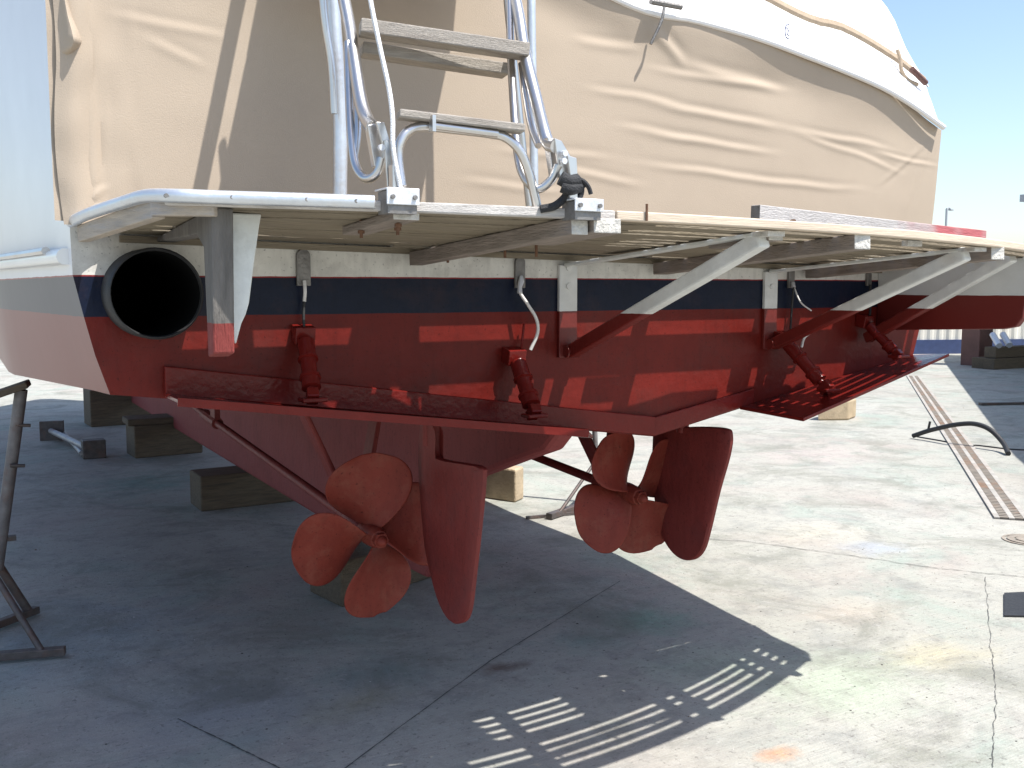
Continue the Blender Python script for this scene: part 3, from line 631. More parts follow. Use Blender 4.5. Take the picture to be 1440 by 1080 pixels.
def rudder(pix, X, th=.030, post=None):
    P = [atX(x, y, X) for x, y in pix]; cy = sum(p.y for p in P)/len(P); cz = sum(p.z for p in P)/len(P)
    rd = sub('rudder', boat); vs = []; n = len(P)
    sp = spline(P+[P[0]], 4)[:-1]; n = len(sp)
    for off, k in ((-th/2*.45, 1.0), (-th/2*.9, .95), (-th/2, .7), (th/2, .7), (th/2*.9, .95), (th/2*.45, 1.0)):
        vs += [(X+off, cy+(p.y-cy)*k, cz+(p.z-cz)*(k if k == 1 else 1-(1-k)*.35)) for p in sp]
    fs = [(r*n+i, r*n+(i+1) % n, ((r+1) % 6)*n+(i+1) % n, ((r+1) % 6)*n+i) for r in (0, 1, 3, 4, 5) for i in range(n)]
    fs += [tuple(2*n+i for i in range(n)), tuple(3*n+i for i in range(n-1, -1, -1))]
    mb = MB(); mb.add(vs, fs); mb.build('blade', M['red'], rd, smooth=True)
    mb = MB(); q = Vector((X, cy+.02, 0)); q = post; mb.tube([(X, q[0], q[1]), (X, q[0]+.0, 1.16)], .024, seg=14); mb.build('stock', M['red'], rd, smooth=True)
pr_ = [(594, 590), (611, 592), (612, 632), (622, 645), (660, 652), (680, 657), (682, 672), (677, 730), (668, 810), (661, 862), (650, 876), (636, 873), (622, 850), (610, 812), (600, 765), (594, 700), (591, 640)]
s_ = atX(603, 610, 1.42); rudder(pr_, 1.42, post=(s_.y, s_.z-.04))
pr_ = [(920, 612), (935, 604), (975, 600), (1020, 602), (1029, 612), (1026, 640), (1012, 690), (999, 745), (990, 774), (976, 787), (958, 785), (942, 770), (930, 745), (922, 700), (919, 650)]
s_ = atX(960, 608, 2.50); rudder(pr_, 2.50, post=(s_.y, s_.z+.0))

# ---- folding ladder on the platform
lad = sub('boarding_ladder', boat)
def tb(name, pts, r, m=M['steel'], k=8, par=lad): 
    mb = MB(); mb.tube(spline(pts, k), r, seg=14); return mb.build(name, m, par, smooth=True)
YL = 2.02
def pl(x, y, Y=YL): return atY(x, y, Y)
# leaning rails
tb('rail', [pl(446, -170, 2.62), pl(484, 0, 2.35), pl(496, 70, 2.24), pl(507, 140, 2.14), pl(516, 168, 2.09), pl(524, 180, 2.05)], .0155)
tb('rail', [pl(686, -170, 2.56), pl(725, 0, 2.24), pl(737, 70, 2.14), pl(754, 140, 2.04), pl(765, 185, 1.96), pl(772, 203, 1.93), pl(782, 206, 1.90)], .0150)
# upright handrail tubes behind
tb('handrail', [pl(462, -200, 2.5), pl(468, 0, 2.5), pl(478, 150, 2.5), pl(478, 290, 2.5)], .0185, M['alu'])
tb('handrail', [pl(444, -200, 2.46), pl(454, 0, 2.46), pl(466, 90, 2.46), pl(470, 160, 2.46)], .010)
tb('handrail', [pl(700, -200, 2.45), pl(713, 0, 2.45), pl(724, 100, 2.45), pl(744, 290, 2.45)], .010)
tb('handrail', [pl(746, -200, 2.45), pl(747, 0, 2.45), pl(749, 120, 2.45), pl(752, 292, 2.45)], .012, M['alu'])
# hooked tubes
tb('hook_tube', [pl(489, 60, 2.25), pl(491, 130, 2.2), pl(494, 190, 2.15), pl(500, 232, 2.12), pl(514, 251, 2.08), pl(530, 244, 2.05), pl(538, 222, 2.04)], .010)
tb('hook_tube', [pl(503, 150, 2.16), pl(503, 190, 2.14), pl(498, 225, 2.13)], .008)
tb('hook_tube', [pl(716, -60, 2.3), pl(718, 60, 2.2), pl(722, 140, 2.1), pl(728, 215, 2.0), pl(738, 250, 1.96), pl(756, 266, 1.93), pl(776, 252, 1.91), pl(785, 232, 1.90)], .010)
tb('hook_tube', [pl(733, 90, 2.15), pl(745, 170, 2.05), pl(757, 205, 1.98)], .008)
# hoop of the folded lower section
tb('hoop', [pl(565, 262, 1.98), pl(560, 222, 1.99), pl(563, 200, 1.99), pl(575, 184, 1.99), pl(597, 178, 1.99), pl(640, 182, 1.97), pl(690, 188, 1.95), pl(712, 194, 1.94), pl(731, 212, 1.93), pl(743, 240, 1.93), pl(750, 266, 1.93), pl(756, 294, 1.93)], .0105)
def tread(a, b, w, h, m=M['treadwood'], name='tread', up=(0, 0, 1)):
    mb = MB(); mb.bar(a, b, w, h, up=up); mb.build(name, m, lad, bevel=.003)
tread(pl(506, 39, 2.24), pl(741, 73, 2.13), .06, .032)
tread(pl(508, 70, 2.30), pl(712, 100, 2.22), .06, .028)
tread(pl(560, 161, 2.0), pl(735, 182, 1.93), .05, .017)
tb('tread_tube', [pl(606, 176, 1.97), pl(700, 188, 1.935)], .0085, k=2)
for x, y in ((608, 172), (695, 182)):
    mb = MB(); mb.box(tuple(pl(x, y, 1.96)-Vector((.004, .01, .02))), tuple(pl(x, y, 1.96)+Vector((.004, .01, .014)))); mb.build('clip', M['steel'], lad)
# hinge plates
def plate(pix, Y, t=.008, m=M['steel'], name='hinge_plate', dy=None):
    P = [pl(x, y, Y) for x, y in pix]; mb = MB(); mb.prism(P, (0, t, 0)); mb.build(name, m, lad, bevel=.0015)
plate([(517, 176), (531, 172), (541, 196), (545, 210), (536, 236), (527, 234)], 2.045, .02)
plate([(529, 171), (541, 172), (551, 206), (541, 212)], 2.02)
plate([(541, 196), (550, 200), (552, 262), (545, 262)], 2.01); plate([(551, 197), (560, 200), (566, 266), (556, 266)], 2.00)
plate([(770, 193), (783, 195), (790, 235), (786, 250), (778, 247)], 1.915, .02)
plate([(780, 194), (790, 198), (806, 226), (803, 250), (788, 252)], 1.895)
plate([(798, 218), (811, 222), (813, 252), (804, 258)], 1.88)
for x, y, Y in ((535, 208, 2.015), (792, 216, 1.887), (791, 227, 1.887), (556, 212, 1.995)):
    p = pl(x, y, Y); mb = MB(); mb.tube([p, p+Vector((0, -.010, 0))], .007, seg=10); mb.build('hinge_bolt', M['alupl'], lad)
# feet: angle plates clamped to the platform edge
for (x0, x1, y0, y1, Yd) in ((539, 585, 264, 290, 1.975), (802, 842, 279, 299, 1.862)):
    a = atY(x0, y0, Yd); b = atY(x1, y1, Yd); mb = MB(); mb.box((a.x, Yd-.02, b.z), (b.x, Yd-.016, a.z)); mb.box((a.x, Yd-.0155, a.z-.004), (b.x, Yd+.05, a.z)); mb.build('foot_plate', M['alupl'], lad, bevel=.0015)
    for u in (.16, .84):
        c = Vector((a.x+(b.x-a.x)*u, Yd-.02, a.z+(b.z-a.z)*.55)); mb = MB(); mb.tube([c, c+Vector((0, -.006, 0))], .005, seg=8); mb.build('foot_bolt', M['dull'], lad)
    mb = MB(); mb.box((a.x+.004, Yd-.014, b.z-.018), (b.x-.004, Yd+.04, a.z-.006)); mb.build('foot_block', M['dull'], lad)
    mb = MB(); mb.box((a.x+.02, Yd-.005, a.z), (a.x+.032, Yd+.02, a.z+.05)) if x0 < 600 else mb.box((a.x+.0, Yd+.0, a.z), (a.x+.02, Yd+.02, a.z+.03)); mb.build('foot_stem', M['steel'], lad, bevel=.002)
# added unseen boards and rails above the ladder, shaped to shade the canvas
def shadow_board(pix, name, m, th=.03, Y=2.50):
    k = (2.76-Y)/.44; P = [atY(x, y, 2.76)+Vector((.26, -.44, 1))*k for x, y in pix]
    mb = MB(); mb.prism(P, (0, -th, 0)); mb.build(name, m, lad, bevel=.003)
shadow_board([(300, 300), (350, 66), (632, 66), (620, 100), (604, 187), (586, 300)], 'shade_board', M['greywood'])
shadow_board([(353, 50), (372, -50), (392, -220), (650, -220), (640, -40), (632, 64), (455, 64), (455, 50)], 'shade_board', M['greywood'])
shadow_board([(262, 310), (326, 0), (366, -220), (386, -220), (346, 0), (282, 310)], 'shade_rail', M['greywood'])
shadow_board([(596, 187), (622, 64), (632, 64), (606, 187)], 'shade_rail', M['greywood'])

# black strap tied round the starboard foot
mb = MB()
mb.tube(spline([pl(760, 294, 1.90), pl(779, 290, 1.89), pl(792, 280, 1.885), pl(800, 270, 1.875), pl(812, 262, 1.87), pl(822, 258, 1.868)], 5), .009, seg=8)
mb.tube(spline([pl(788, 250, 1.872), pl(800, 256, 1.866), pl(812, 254, 1.866)], 4), .016, seg=10)
mb.tube(spline([pl(790, 262, 1.87), pl(802, 266, 1.862), pl(814, 262, 1.866)], 4), .014, seg=10)
mb.tube(spline([pl(812, 250, 1.862), pl(822, 256, 1.858), pl(828, 264, 1.857), pl(831, 273, 1.857)], 4), .005, seg=6)
mb.tube(spline([pl(818, 262, 1.868), pl(816, 275, 1.87), pl(806, 288, 1.872)], 4), .007, seg=8)
tag(mb.build('lashing_strap', M['strap'], smooth=True), 'black strap knotted around the right foot of the boarding ladder', 'strap')
mb = MB(); mb.tube(spline([pl(514, -60, 2.12), pl(521, 0, 2.08), pl(535, 70, 2.04), pl(547, 125, 2.01), pl(552, 165, 1.99), pl(553, 210, 1.975), pl(563, 264, 1.965)], 6), .0055, seg=8)
tag(mb.build('lashing_rope', M['rope'], smooth=True), 'thin white rope running down to the left foot of the ladder', 'rope')

# loose plank with red stain standing on the platform
pk = thing('wooden_plank', tuple(atY(1220, 310, 2.0)), 'long grey plank with a red stained right half lying on the swim platform edge', 'plank')
pa = Vector(atY(1062, 296, aft(2.05)+.10)); pb = Vector(atY(1381, 327, aft(2.9)+.10))
def plankcol(n):
    L = n.links; g_ = n.nodes.new('ShaderNodeNewGeometry'); s = n.nodes.new('ShaderNodeSeparateXYZ'); L.new(g_.outputs['Position'], s.inputs[0])
    t = n.nodes.new('ShaderNodeTexNoise'); t.inputs['Scale'].default_value = 6; L.new(g_.outputs['Position'], t.inputs['Vector'])
    a = n.nodes.new('ShaderNodeMath'); a.operation = 'MULTIPLY_ADD'; a.inputs[1].default_value = 0.6; L.new(t.outputs[0], a.inputs[0]); L.new(s.outputs[0], a.inputs[2])
    mr = n.nodes.new('ShaderNodeMapRange'); mr.inputs[1].default_value = 2.72; mr.inputs[2].default_value = 2.95; L.new(a.outputs[0], mr.inputs[0])
    mr2 = n.nodes.new('ShaderNodeMapRange'); mr2.inputs[1].default_value = 3.05; mr2.inputs[2].default_value = 3.25; mr2.inputs[3].default_value = 1; mr2.inputs[4].default_value = .25; L.new(a.outputs[0], mr2.inputs[0])
    mu = n.nodes.new('ShaderNodeMath'); mu.operation = 'MULTIPLY'; L.new(mr.outputs[0], mu.inputs[0]); L.new(mr2.outputs[0], mu.inputs[1])
    mx = n.nodes.new('ShaderNodeMix'); mx.data_type = 'RGBA'; L.new(mu.outputs[0], mx.inputs[0]); mx.inputs[6].default_value = (.46, .44, .43, 1); mx.inputs[7].default_value = (.44, .12, .13, 1)
    return mx.outputs[2]
M['plank'] = mat('stained_plank', plankcol, rough=.85, var=.2, scale=9, bump=.5, bscale=50, stretch=(1, 4, 14))
pa.z = ptop(pa.x, pa.y)+.026; pb.z = ptop(pb.x, pb.y)+.022
mb = MB(); mb.bar(pa, pb, .03, .046, endmi=1); mb.build('board', [M['plank'], M['dull']], pk, bevel=.002)
for u in (.11, .34, .56, .73, .88):
    c = pa.lerp(pb, u)+Vector((0, -.02, -.012)); mb = MB(); mb.tube([c, c+Vector((0, -.012, 0))], .006, seg=8); mb.build('bolt_head', M['rust'], pk)

# ------------------------------------------------------------------ covers
TOPP = [(-.2, 2.50), (.2, 2.50), (.9, 2.62), (1.4, 2.62)]
for x, y in ((880, 12), (975, 34), (1060, 58), (1125, 82), (1180, 103), (1237, 127), (1280, 152), (1322, 182)):
    p = atY(x, y, 2.76); TOPP.append((p.x, p.z))
TOPP[-1] = (TOPP[-1][0], TOPP[-1][1]); XR = TOPP[-1][0]
def ztop(X): return lerp(TOPP, X)
def crease(px0, px1, w, h, sharp=1.0):
    a = atY(*px0, 2.76); b = atY(*px1, 2.76); return (a.x, a.z, b.x, b.z, w, h)
CRS = [crease((905, 100), (1110, 128), .020, .007), crease((900, 146), (1100, 180), .022, .010), crease((1100, 180), (1260, 215), .020, .007),
       crease((900, 190), (1090, 215), .020, .008), crease((1110, 185), (1270, 245), .018, .006), crease((890, 232), (1210, 270), .020, .008), crease((760, 235), (900, 262), .02, .006),
       crease((1230, 216), (1320, 236), .015, .006), crease((1305, 200), (1235, 262), .016, .006), crease((1305, 205), (1275, 300), .014, .006),
       crease((905, 40), (960, 95), .03, .014), crease((960, 95), (1100, 130), .03, .012), crease((600, 80), (740, 60), .02, .004), crease((690, 210), (860, 225), .02, .005),
       crease((150, 15), (330, 60), .02, .005), crease((200, 50), (290, 100), .02, .005), crease((130, 60), (150, 300), .012, -.008), crease((640, 255), (800, 272), .02, .005),
       crease((800, 60), (900, 75), .025, .007), crease((820, 130), (960, 150), .02, .006), crease((860, 180), (1000, 200), .02, .005), crease((118, 290), (150, 262), .012, .010), crease((112, 305), (140, 290), .012, .010)]
def fold(X, z):
    y = 0
    z += .012*noise.noise(Vector((X*4, z*2, 8.8)))
    for ax, az, bx, bz, w, h in CRS:
        dx, dz = bx-ax, bz-az; L2 = dx*dx+dz*dz; t = ((X-ax)*dx+(z-az)*dz)/L2
        if t < -.15 or t > 1.15: continue
        Ln = math.sqrt(L2); d = ((X-ax)*dz-(z-az)*dx)/Ln
        env = math.exp(-((t-.5)/.42)**4)
        w *= .62
        if abs(d) < 6*w:
            y += -h*env*(math.exp(-(d/w)**2) if True else 0) + h*.6*env*math.exp(-((d+1.6*w)/w)**2)
    return y*.40
cm = MB(); NX, NZ = 330, 150; vs = []
for i in range(NX+1):
    u = i/NX
    for j in range(NZ+1):
        v = j/NZ
        X0 = .245
        if u < .965:
            X = X0+(3.585-X0)*u/.965; zb = ptop(X, YT)+.004; z = zb+(ztop(X)-zb)*v; bulge = -.035*math.sin(math.pi*min(1, (X-X0)/3.4))
            y = 2.765 + bulge*.6
        else:
            t = (u-.965)/.035; a = t*math.pi*.55; X = 3.585+.05*math.sin(a); zb = 1.655; z = zb+(ztop(min(XR, X))-zb)*v
            y = 2.765 + .06*(1-math.cos(a)) + .9*t*t*.3
        fe = max(0, min(1, (3.50-X)/.25))
        if u > .9: X += .055*(max(0, z-1.72)/.45)*((u-.9)/.1) - .052*((u-.9)/.1)
        nv = noise.noise(Vector((X*1.1, z*2.0, 3.1)))*.008 + noise.noise(Vector((X*5, z*9, 1.7)))*.0013
        nv += fe*-.016*math.exp(-((ztop(min(X, XR))-z)/.09)**2) + fe*.008*(0.5+0.5*math.sin(X*7.3+1.0+1.5*noise.noise(Vector((X*2, 0, 0)))))*math.exp(-((ztop(min(X, XR))-z-.11)/.07)**2)
        if X < .45: nv += -.012*math.exp(-((X-.335)/.022)**2) + noise.noise(Vector((X*18, z*7, 5)))*.006
        vs.append((X, y+nv+fold(X, z), z))
cm.add(vs, [(i*(NZ+1)+j, (i+1)*(NZ+1)+j, (i+1)*(NZ+1)+j+1, i*(NZ+1)+j+1) for i in range(NX) for j in range(NZ)])
cv = thing('canvas_curtain', (CX, 2.76, 1.70), 'large tan canvas curtain stretched across the stern above the swim platform', 'canvas cover')
cm.build('cloth', M['canvas'], cv, smooth=True, fix=False)
# seam strip down the left edge of the canvas
hem = []
for k in range(41):
    z = 1.712+.95*k/40
    hem.append((z, .262 + .010*math.sin(z*9) - max(0, z-2.1)*.07))
mb = MB(); vs = []
for z, x in hem:
    for q in range(7):
        t = q/6; vs.append((x+.085*t, 2.752-.014*math.sin(math.pi*t)+.005*noise.noise(Vector((t*3, z*11, 2))), z))
mb.add(vs, [(i*7+q, i*7+q+1, (i+1)*7+q+1, (i+1)*7+q) for i in range(40) for q in range(6)]); mb.build('hem', M['canvas'], cv, smooth=True, fix=False)
mb = MB(); vs = []; n_ = 22
for i in range(n_+1):
    yy = -20+96*i/n_; xr = lerp([(-20, 96), (0, 97), (20, 103), (40, 112), (56, 117), (64, 112), (76, 98)], yy); xl = 82
    bl = lerp([(-20, .02), (20, .03), (52, .045), (66, .03), (76, .0)], yy)
    for q in range(9):
        t = q/8; p = Vector(atY(xl+(xr-xl)*t, yy+4*t, 2.752-bl*math.sin(math.pi*(t**1.6))-.004)); vs.append(p)
mb.add(vs, [(i*9+q, i*9+q+1, (i+1)*9+q+1, (i+1)*9+q) for i in range(n_) for q in range(8)]); mb.build('cloth_fold', M['canvas'], cv, smooth=True, fix=False)

# white cover over the cockpit, above the tan curtain
wc = thing('white_deck_cover', (CX, 3.2, 2.5), 'bright white cockpit cover with a tan seam above the tan curtain', 'boat cover')
def curve(pxs, Y): return [Vector(atY(x, y, Y)) for x, y in pxs]
E1 = [Vector((x*.995, 2.739-.003*math.sin(x*5), z+.002)) for x, z in TOPP if x > -.1]
def resample(P, n):
    L = [0]; 
    for a, b in zip(P, P[1:]): L.append(L[-1]+(b-a).length)
    out = []
    for k in range(n+1):
        t = L[-1]*k/n
        for i in range(len(P)-1):
            if t <= L[i+1]+1e-9: out.append(P[i].lerp(P[i+1], (t-L[i])/max(1e-9, L[i+1]-L[i]))); break
    return out
E2 = [Vector((.2, 2.95, 3.05)), Vector((1.2, 2.95, 3.12))] + curve([(1080, 0), (1185, 41), (1256, 82), (1300, 116)], 2.95)
E3 = [Vector((.2, 3.1, 3.4)), Vector((1.6, 3.1, 3.45)), Vector(atY(1120, -110, 3.08)), Vector(atY(1239, 0, 3.05)), Vector(atY(1276, 71, 3.0)), Vector(atY(1306, 122, 2.97))]
E4 = [Vector((.2, 4.2, 3.5)), Vector((1.6, 4.2, 3.55)), Vector((3.0, 4.2, 3.3)), Vector((3.35, 4.2, 3.0)), Vector((3.6, 4.2, 2.7)), Vector((3.7, 4.2, 2.45))]
RS = [resample(spline(E, 6), 60) for E in (E1, E2, E3, E4)]
mb = MB(); vs = []; rowsN = []
for a in range(3):
    for s in range(10 if a < 2 else 11):
        rowsN.append([RS[a][k].lerp(RS[a+1][k], s/10) + Vector((0, .006*noise.noise(RS[a][k]*6+Vector((0, 0, s*.4))), 0)) for k in range(61)])
mb.add([v for r in rowsN for v in r], [(i*61+k, i*61+k+1, (i+1)*61+k+1, (i+1)*61+k) for i in range(len(rowsN)-1) for k in range(60)])
mb.build('cloth', M['whitecloth'], wc, smooth=True)
mb = MB(); mb.tube([p+Vector((0, -.012, 0)) for p in RS[0]], .011, seg=8); mb.build('bottom_roll', M['whitecloth'], wc, smooth=True)
mb = MB(); vs = []
for k in range(61):
    p = RS[1][k]; vs += [p+Vector((-.005, -.010, .020)), p+Vector((-.008, -.018, 0)), p+Vector((-.005, -.010, -.018)), p+Vector((-.01, .02, -.014)), p+Vector((-.01, .02, .018))]
mb.add(vs, [(i*5+q, i*5+(q+1) % 5, (i+1)*5+(q+1) % 5, (i+1)*5+q) for i in range(60) for q in range(5)]); mb.build('seam_strip', M['tanstrip'], wc, smooth=True)
mb = MB(); mb.tube(spline([atY(1262, 70, 2.90), atY(1266, 84, 2.89), atY(1268, 100, 2.88), atY(1276, 112, 2.88), atY(1290, 119, 2.88)], 4), .008, seg=8); mb.build('strap', M['tanstrip'], wc, smooth=True)
mb = MB(); mb.tube(spline([atY(1282, 97, 2.86), atY(1293, 108, 2.86), atY(1302, 117, 2.86)], 3), .012, seg=8); mb.build('strap_end', M['brownsteel'], wc, smooth=True)
# small printed oval mark with a flourish
p = Vector(atY(1108, 44, 2.765)); mb = MB(); mb.tube([p+Vector((math.cos(t)*.014, 0, math.sin(t)*.026)) for t in [math.pi*(.35+k/14*1.35) for k in range(15)]], .0022, seg=6)
mb.tube(spline([p+Vector((-.008, 0, .012)), p+Vector((.004, 0, .002)), p+Vector((-.004, 0, -.010)), p+Vector((.010, 0, -.016))], 4), .002, seg=6); mb.build('printed_mark', M['blue'], wc)
# small hook and strap end at top centre
mb = MB(); mb.tube([atY(915, 2, 2.70), atY(958, 10, 2.70)], .010, seg=8); mb.tube(spline([atY(934, 10, 2.69), atY(930, 30, 2.69), atY(915, 62, 2.70)], 4), .005, seg=6); mb.build('tie_hook', M['dull'], wc)

# ------------------------------------------------------------------ blocks, stands and yard clutter
def wood_block(c0, c1, depth, h, label, m, cat='wood block', top=None, grp='timber blocks on the concrete'):
    # c0,c1: ground corners of the front face; depth goes away from the camera
    a = Vector((c0[0], c0[1], 0)); b = Vector((c1[0], c1[1], 0)); d = (b-a).normalized(); n_ = Vector((-d.y, d.x, 0))
    mb = MB(); mb.prism([a, b, b+n_*depth, a+n_*depth], (0, 0, h))
    o = mb.build('timber_block', m, bevel=.012); return tag(o, label, cat, grp)
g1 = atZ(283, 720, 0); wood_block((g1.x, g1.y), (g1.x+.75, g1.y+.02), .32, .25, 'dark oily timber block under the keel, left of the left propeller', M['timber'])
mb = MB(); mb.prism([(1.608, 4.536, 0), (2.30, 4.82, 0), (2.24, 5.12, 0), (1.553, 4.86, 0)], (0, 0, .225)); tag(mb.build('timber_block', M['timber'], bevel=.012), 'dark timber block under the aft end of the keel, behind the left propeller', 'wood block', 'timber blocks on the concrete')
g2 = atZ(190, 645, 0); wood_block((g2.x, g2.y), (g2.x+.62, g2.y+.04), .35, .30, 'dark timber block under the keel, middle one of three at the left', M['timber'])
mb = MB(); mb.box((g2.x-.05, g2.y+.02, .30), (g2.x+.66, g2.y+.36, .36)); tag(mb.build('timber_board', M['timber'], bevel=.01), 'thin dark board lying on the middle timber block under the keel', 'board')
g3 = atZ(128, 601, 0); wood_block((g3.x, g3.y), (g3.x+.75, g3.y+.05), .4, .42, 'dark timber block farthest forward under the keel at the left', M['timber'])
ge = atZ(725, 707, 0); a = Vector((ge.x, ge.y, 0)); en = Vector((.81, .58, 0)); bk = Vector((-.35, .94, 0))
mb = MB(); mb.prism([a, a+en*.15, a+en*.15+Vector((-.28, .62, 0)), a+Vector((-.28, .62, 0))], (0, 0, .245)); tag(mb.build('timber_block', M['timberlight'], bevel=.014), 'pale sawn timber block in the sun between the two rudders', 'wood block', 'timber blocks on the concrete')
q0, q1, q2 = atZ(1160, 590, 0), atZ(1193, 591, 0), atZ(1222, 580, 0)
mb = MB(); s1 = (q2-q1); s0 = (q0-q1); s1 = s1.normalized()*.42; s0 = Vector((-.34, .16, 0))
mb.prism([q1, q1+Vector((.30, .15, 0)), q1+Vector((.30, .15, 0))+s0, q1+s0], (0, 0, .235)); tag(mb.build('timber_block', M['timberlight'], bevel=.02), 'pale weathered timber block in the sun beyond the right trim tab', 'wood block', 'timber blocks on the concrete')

# port jack stand
js = thing('boat_stand', (-.1, 5.0, 0), 'steel boat stand propping the hull at the left edge of the picture', 'boat stand')
def rod(par, name, a, b, r, m=M['stand'], seg=10):
    mb = MB(); mb.tube([a, b], r, seg=seg); mb.build(name, m, par, smooth=True)
f1 = atZ(92, 915, .03); f2 = atZ(52, 857, .03); apex = Vector((.02, 5.05, .62))
mb = MB(); mb.bar(f1, (f1.x-1.0, f1.y+.28, .03), .04, .035); mb.build('foot_bar', M['stand'], js, bevel=.004)
mb = MB(); mb.bar(f2, (f2.x-1.0, f2.y-.85, .03), .04, .035); mb.build('foot_bar', M['stand'], js, bevel=.004)
rod(js, 'leg', Vector((f1.x-.09, f1.y+.02, .04)), apex+Vector((-.05, 0, -.02)), .014)
rod(js, 'leg', Vector((f2.x-.04, f2.y-.03, .04)), apex+Vector((-.03, 0, .0)), .020)
rod(js, 'leg', Vector((-.75, 4.6, .04)), apex+Vector((-.08, 0, 0)), .018)
rod(js, 'post', Vector(atY(-4, 800, 5.0)), Vector(atY(30, 548, 4.9)), .027, M['standdark'])
mb = MB(); p = Vector(atY(30, 538, 4.9)); mb.bar(p+Vector((-.10, .02, -.05)), p+Vector((.03, .0, -.005)), .16, .03); mb.build('pad', M['timber'], js, bevel=.006)
for y in (598, 655): p = Vector(atY(22 if y < 620 else 14, y, 4.9)); rod(js, 'pin', p, p+Vector((.06, 0, -.005)), .008)
mb = MB(); p = Vector(atY(2, 758, 5.0)); mb.bar(p+Vector((-.1, 0, 0)), p+Vector((.06, 0, 0)), .04, .02); mb.build('brace', M['stand'], js)
# starboard jack stand, seen beyond the right propeller
j2 = thing('boat_stand', (3.85, 5.85, 0), 'thin steel boat stand foot visible between left rudder and right propeller', 'boat stand')
f = atZ(772, 726, .025); mb = MB(); mb.bar(f, (f.x+.75, f.y+.35, .025), .05, .04); mb.build('foot_bar', M['stand'], j2, bevel=.004)
mb = MB(); f_ = atZ(740, 728, .012); mb.bar(f_, (f_.x+.75, f_.y-.1, .012), .02, .018); mb.build('tie_bar', M['stand'], j2)
ap = Vector(atY(838, 648, 5.9))
rod(j2, 'leg', (f.x+.10, f.y+.03, .03), ap, .012)
rod(j2, 'post', ap, (ap.x-.05, ap.y, 1.2), .02, M['standdark'])
# fallen stand lying under the boat at left
fs_ = thing('fallen_stand', tuple(atZ(100, 615, 0)), 'grey tubular stand part with end plates lying on the ground under the hull', 'stand part')
a = atZ(72, 606, .1); b = atZ(122, 630, .1)
rod(fs_, 'tube', a, b, .03, M['standlight']); rod(fs_, 'tube', a+Vector((.12, -.02, -.03)), b+Vector((-.05, -.02, -.04)), .02, M['standlight'])
mb = MB(); mb.bar(a+Vector((-.10, .05, .0)), a+Vector((.12, .0, .0)), .06, .2); mb.build('end_plate', M['stand'], fs_)
p = atZ(132, 632, .08); mb = MB(); mb.box((p.x-.10, p.y-.05, 0.0), (p.x+.10, p.y+.1, .17)); mb.build('end_block', M['stand'], fs_, bevel=.01)

# black hose arching off the ground at right
hz = [(1284, 613, .03), (1305, 606, .05), (1325, 601, .07), (1345, 597, .15), (1370, 596, .25), (1392, 604, .22), (1410, 622, .10), (1418, 638, .02)]
h0, h1 = atZ(1284, 613, .03), atZ(1418, 638, .02)
pts = []
for k, (x, y, _) in enumerate(hz):
    t = k/(len(hz)-1); Yv = h0.y+(h1.y-h0.y)*t; pts.append(atY(x, y, Yv))
mb = MB(); mb.tube(spline(pts, 6), .024, seg=10)
mb.tube([pts[1]+Vector((0, 0, 0)), pts[1]+Vector((.0, -.02, .10))], .012, seg=8)
tag(mb.build('rubber_hose', M['rubber'], smooth=True), 'black rubber hose arching up off the sunlit concrete', 'hose')
mb = MB(); mb.tube([Vector((p.x, p.y, .006)) for p in spline([atZ(1290, 615, 0), atZ(1330, 622, 0), atZ(1362, 630, 0), atZ(1372, 627, 0), atZ(1415, 632, 0), atZ(1450, 634, 0)], 5)], .008, seg=6)
tag(mb.build('hose_shadow', M['rubber'], smooth=True), 'thin dark strip standing in for the arching hose shadow on the concrete', 'painted hose shadow')  # dark strip laid on the ground as the hose's shadow line
mb = MB(); a = atZ(1378, 568, .02); mb.bar(a, (a.x+1.2, a.y-.45, .02), .07, .03); tag(mb.build('steel_flat', M['stand']), 'short dark steel flat bar at the edge of the far shadow', 'steel bar')

# fence at the back of the yard, each corrugated sheet a part
fn = thing('corrugated_fence', (21, 15.6, 0), 'cream corrugated metal fence with a blue base along the far side of the yard', 'fence')
Fa = Vector((9.0, 20.4, 0)); Fb = Vector((33, 11.2, 0)); fd = (Fb-Fa).normalized(); fnrm = Vector((fd.y, -fd.x, 0)); nsh = 26; sw = (Fb-Fa).length/nsh
for s in range(nsh):
    vs = []; n_ = 16
    for k in range(n_+1):
        off = (0, .03, .03, 0)[k % 4]; p = Fa + fd*(s*sw + sw*k/n_*.995) + fnrm*(off + (s % 2)*.004)
        vs += [(p.x, p.y, .34), (p.x, p.y, 2.0)]
    mb = MB(); mb.add(vs, [(2*k, 2*k+2, 2*k+3, 2*k+1) for k in range(n_)]); mb.build('sheet', M['fence'], fn, fix=False)
mb = MB(); mb.bar(Fa+Vector((0, 0, .17)), Fb+Vector((0, 0, .17)), .14, .34); mb.build('base_wall', M['blue'], fn)
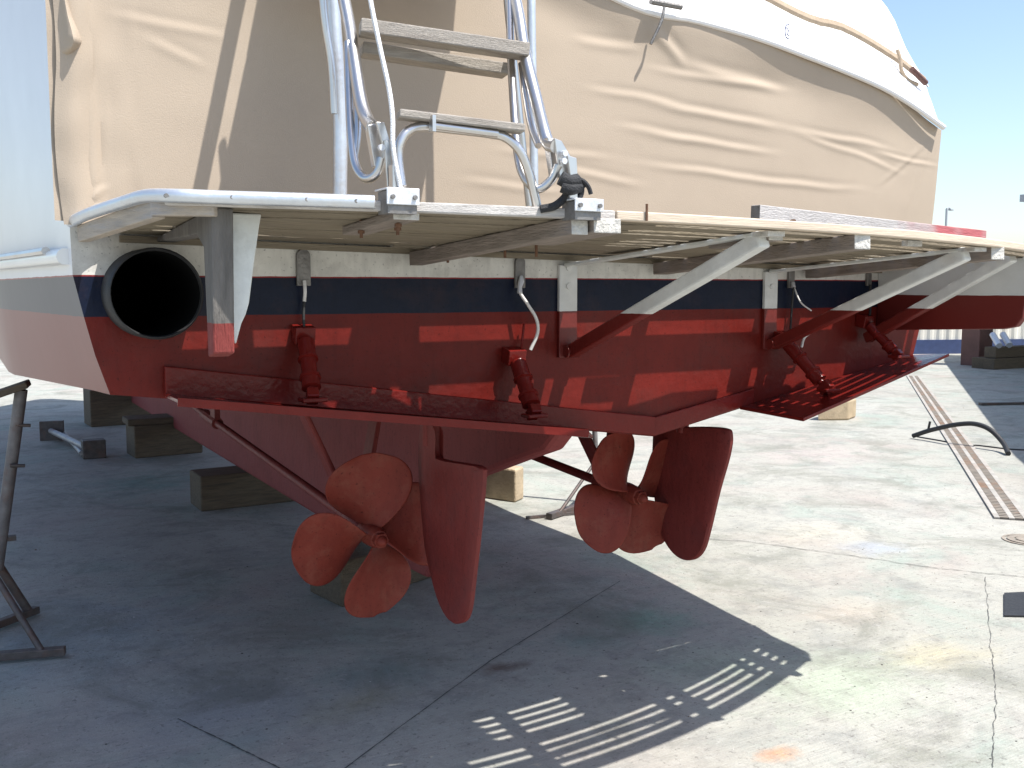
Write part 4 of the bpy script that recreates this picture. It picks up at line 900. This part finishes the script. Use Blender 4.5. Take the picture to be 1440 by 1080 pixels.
# brown pillar, timber stack and cans by the fence
pc = atZ(1376, 515, 0); mb = MB(); mb.box((pc.x, pc.y, 0), (pc.x+.42, pc.y+.42, 1.7)); tag(mb.build('steel_pillar', M['brownsteel'], bevel=.01), 'brown square pillar standing in front of the far fence', 'pillar')
st_ = atZ(1398, 520, 0)
for k, (dx, dy, l, z) in enumerate(((0, 0, 1.6, 0), (.05, .28, 1.6, 0), (.1, .05, 1.3, .22))):
    mb = MB(); mb.box((st_.x+dx, st_.y+dy, z), (st_.x+dx+l, st_.y+dy+.25, z+.21)); tag(mb.build('timber_beam', M['timber'], bevel=.01), ('front dark timber beam on the ground beside the brown pillar', 'rear dark timber beam on the ground beside the brown pillar', 'dark timber beam lying on top of the other two by the brown pillar')[k], 'timber beam', 'timber beams stacked by the pillar')
for k in range(2):
    a = Vector((st_.x+.15+k*.32, st_.y+.02, .46)); b = a+Vector((.22, .3, .20)); mb = MB(); mb.tube([a, b], .06, seg=14); tag(mb.build('steel_tube', M['alupl'], smooth=True), ('left short bright metal tube lying on the timber stack', 'right short bright metal tube lying on the timber stack')[k], 'metal tube')
# lamp poles far off
lp = atZ(1328, 430, 0); d_ = Vector((atY(1327, 400, 60).x, 60, 0))
lamp = thing('lamp_post', (d_.x, 60, 0), 'small far lamp post with a curved arm above the plank', 'lamp post')
sc = (Vector((d_.x, 60, 1.5))-EYE).dot(CF)/FOC
rod(lamp, 'pole', (d_.x, 60, 0), (d_.x, 60, 1.55+sc*112), .10, M['lamp'])
mb = MB(); zt = 1.55+sc*112; mb.tube(spline([(d_.x, 60, zt), (d_.x+sc*4, 60, zt+sc*1.5), (d_.x+sc*9, 60, zt-sc*1)], 4), .07, seg=8); mb.bar((d_.x+sc*6, 60, zt-sc), (d_.x+sc*12, 60, zt-sc*1.6), .3, .12); mb.build('lamp_arm', M['lamp'], lamp)
e_ = atY(1440, 400, 26); lamp2 = thing('grey_mast', (e_.x, 26, 0), 'thin grey mast cut by the right edge of the picture', 'mast')
sc = (Vector((e_.x, 26, 1.5))-EYE).dot(CF)/FOC
rod(lamp2, 'pole', (e_.x+sc*1, 26, 0), (e_.x+sc*1, 26, 1.55+sc*122), sc*3, M['lamp'])
mb = MB(); mb.box((e_.x-sc*4, 26, 1.55+sc*122), (e_.x+sc*8, 26.3, 1.55+sc*132)); mb.build('lamp_head', M['lamp'], lamp2)

# neighbouring boat on the hard, out to the right: its shadow falls into the yard
nb = thing('neighbour_boat', (16.5, 7.0, 0), 'white boat hull on blocks beyond the right edge, shading the yard', 'boat')
n0 = Vector((6.3, 1.9, 0)); nd = Vector((.769, .640, 0)); nn = Vector((nd.y, -nd.x, 0)); Lb = 19.4
mb = MB(); rows = []
for i in range(25):
    t = i/24; hb = 1.9*(1-max(0, (.22-t)/.22)**2.2*.55)*(1-max(0, (t-.9)/.1)*.1); base = n0+nd*(t*Lb)+nn*1.95
    prof = [(0, .55), (hb*.55, .75), (hb*.86, 1.1), (hb*.96, 1.9), (hb, 2.95), (0, 3.1)]
    pts = [(-x, z) for x, z in reversed(prof)] + [(x, z) for x, z in prof[1:]]
    rows.append([base+nn*x+Vector((0, 0, z)) for x, z in pts])
nc = len(rows[0]); mb.add([v for r in rows for v in r], [(i*nc+k, i*nc+k+1, (i+1)*nc+k+1, (i+1)*nc+k) for i in range(24) for k in range(nc-1)] + [tuple(range(nc)), tuple(24*nc+k for k in range(nc))])
mb.build('hull', M['white'], nb, smooth=True)
for t in (2.5, 7, 12):
    b = n0+nd*t+nn*1.95; mb = MB(); mb.bar(b-nn*.5+Vector((0, 0, .28)), b+nn*.5+Vector((0, 0, .28)), .35, .56); mb.build('keel_block', M['timber'], nb)

for o in bpy.data.objects:
    if '_w' in o: del o['_w']
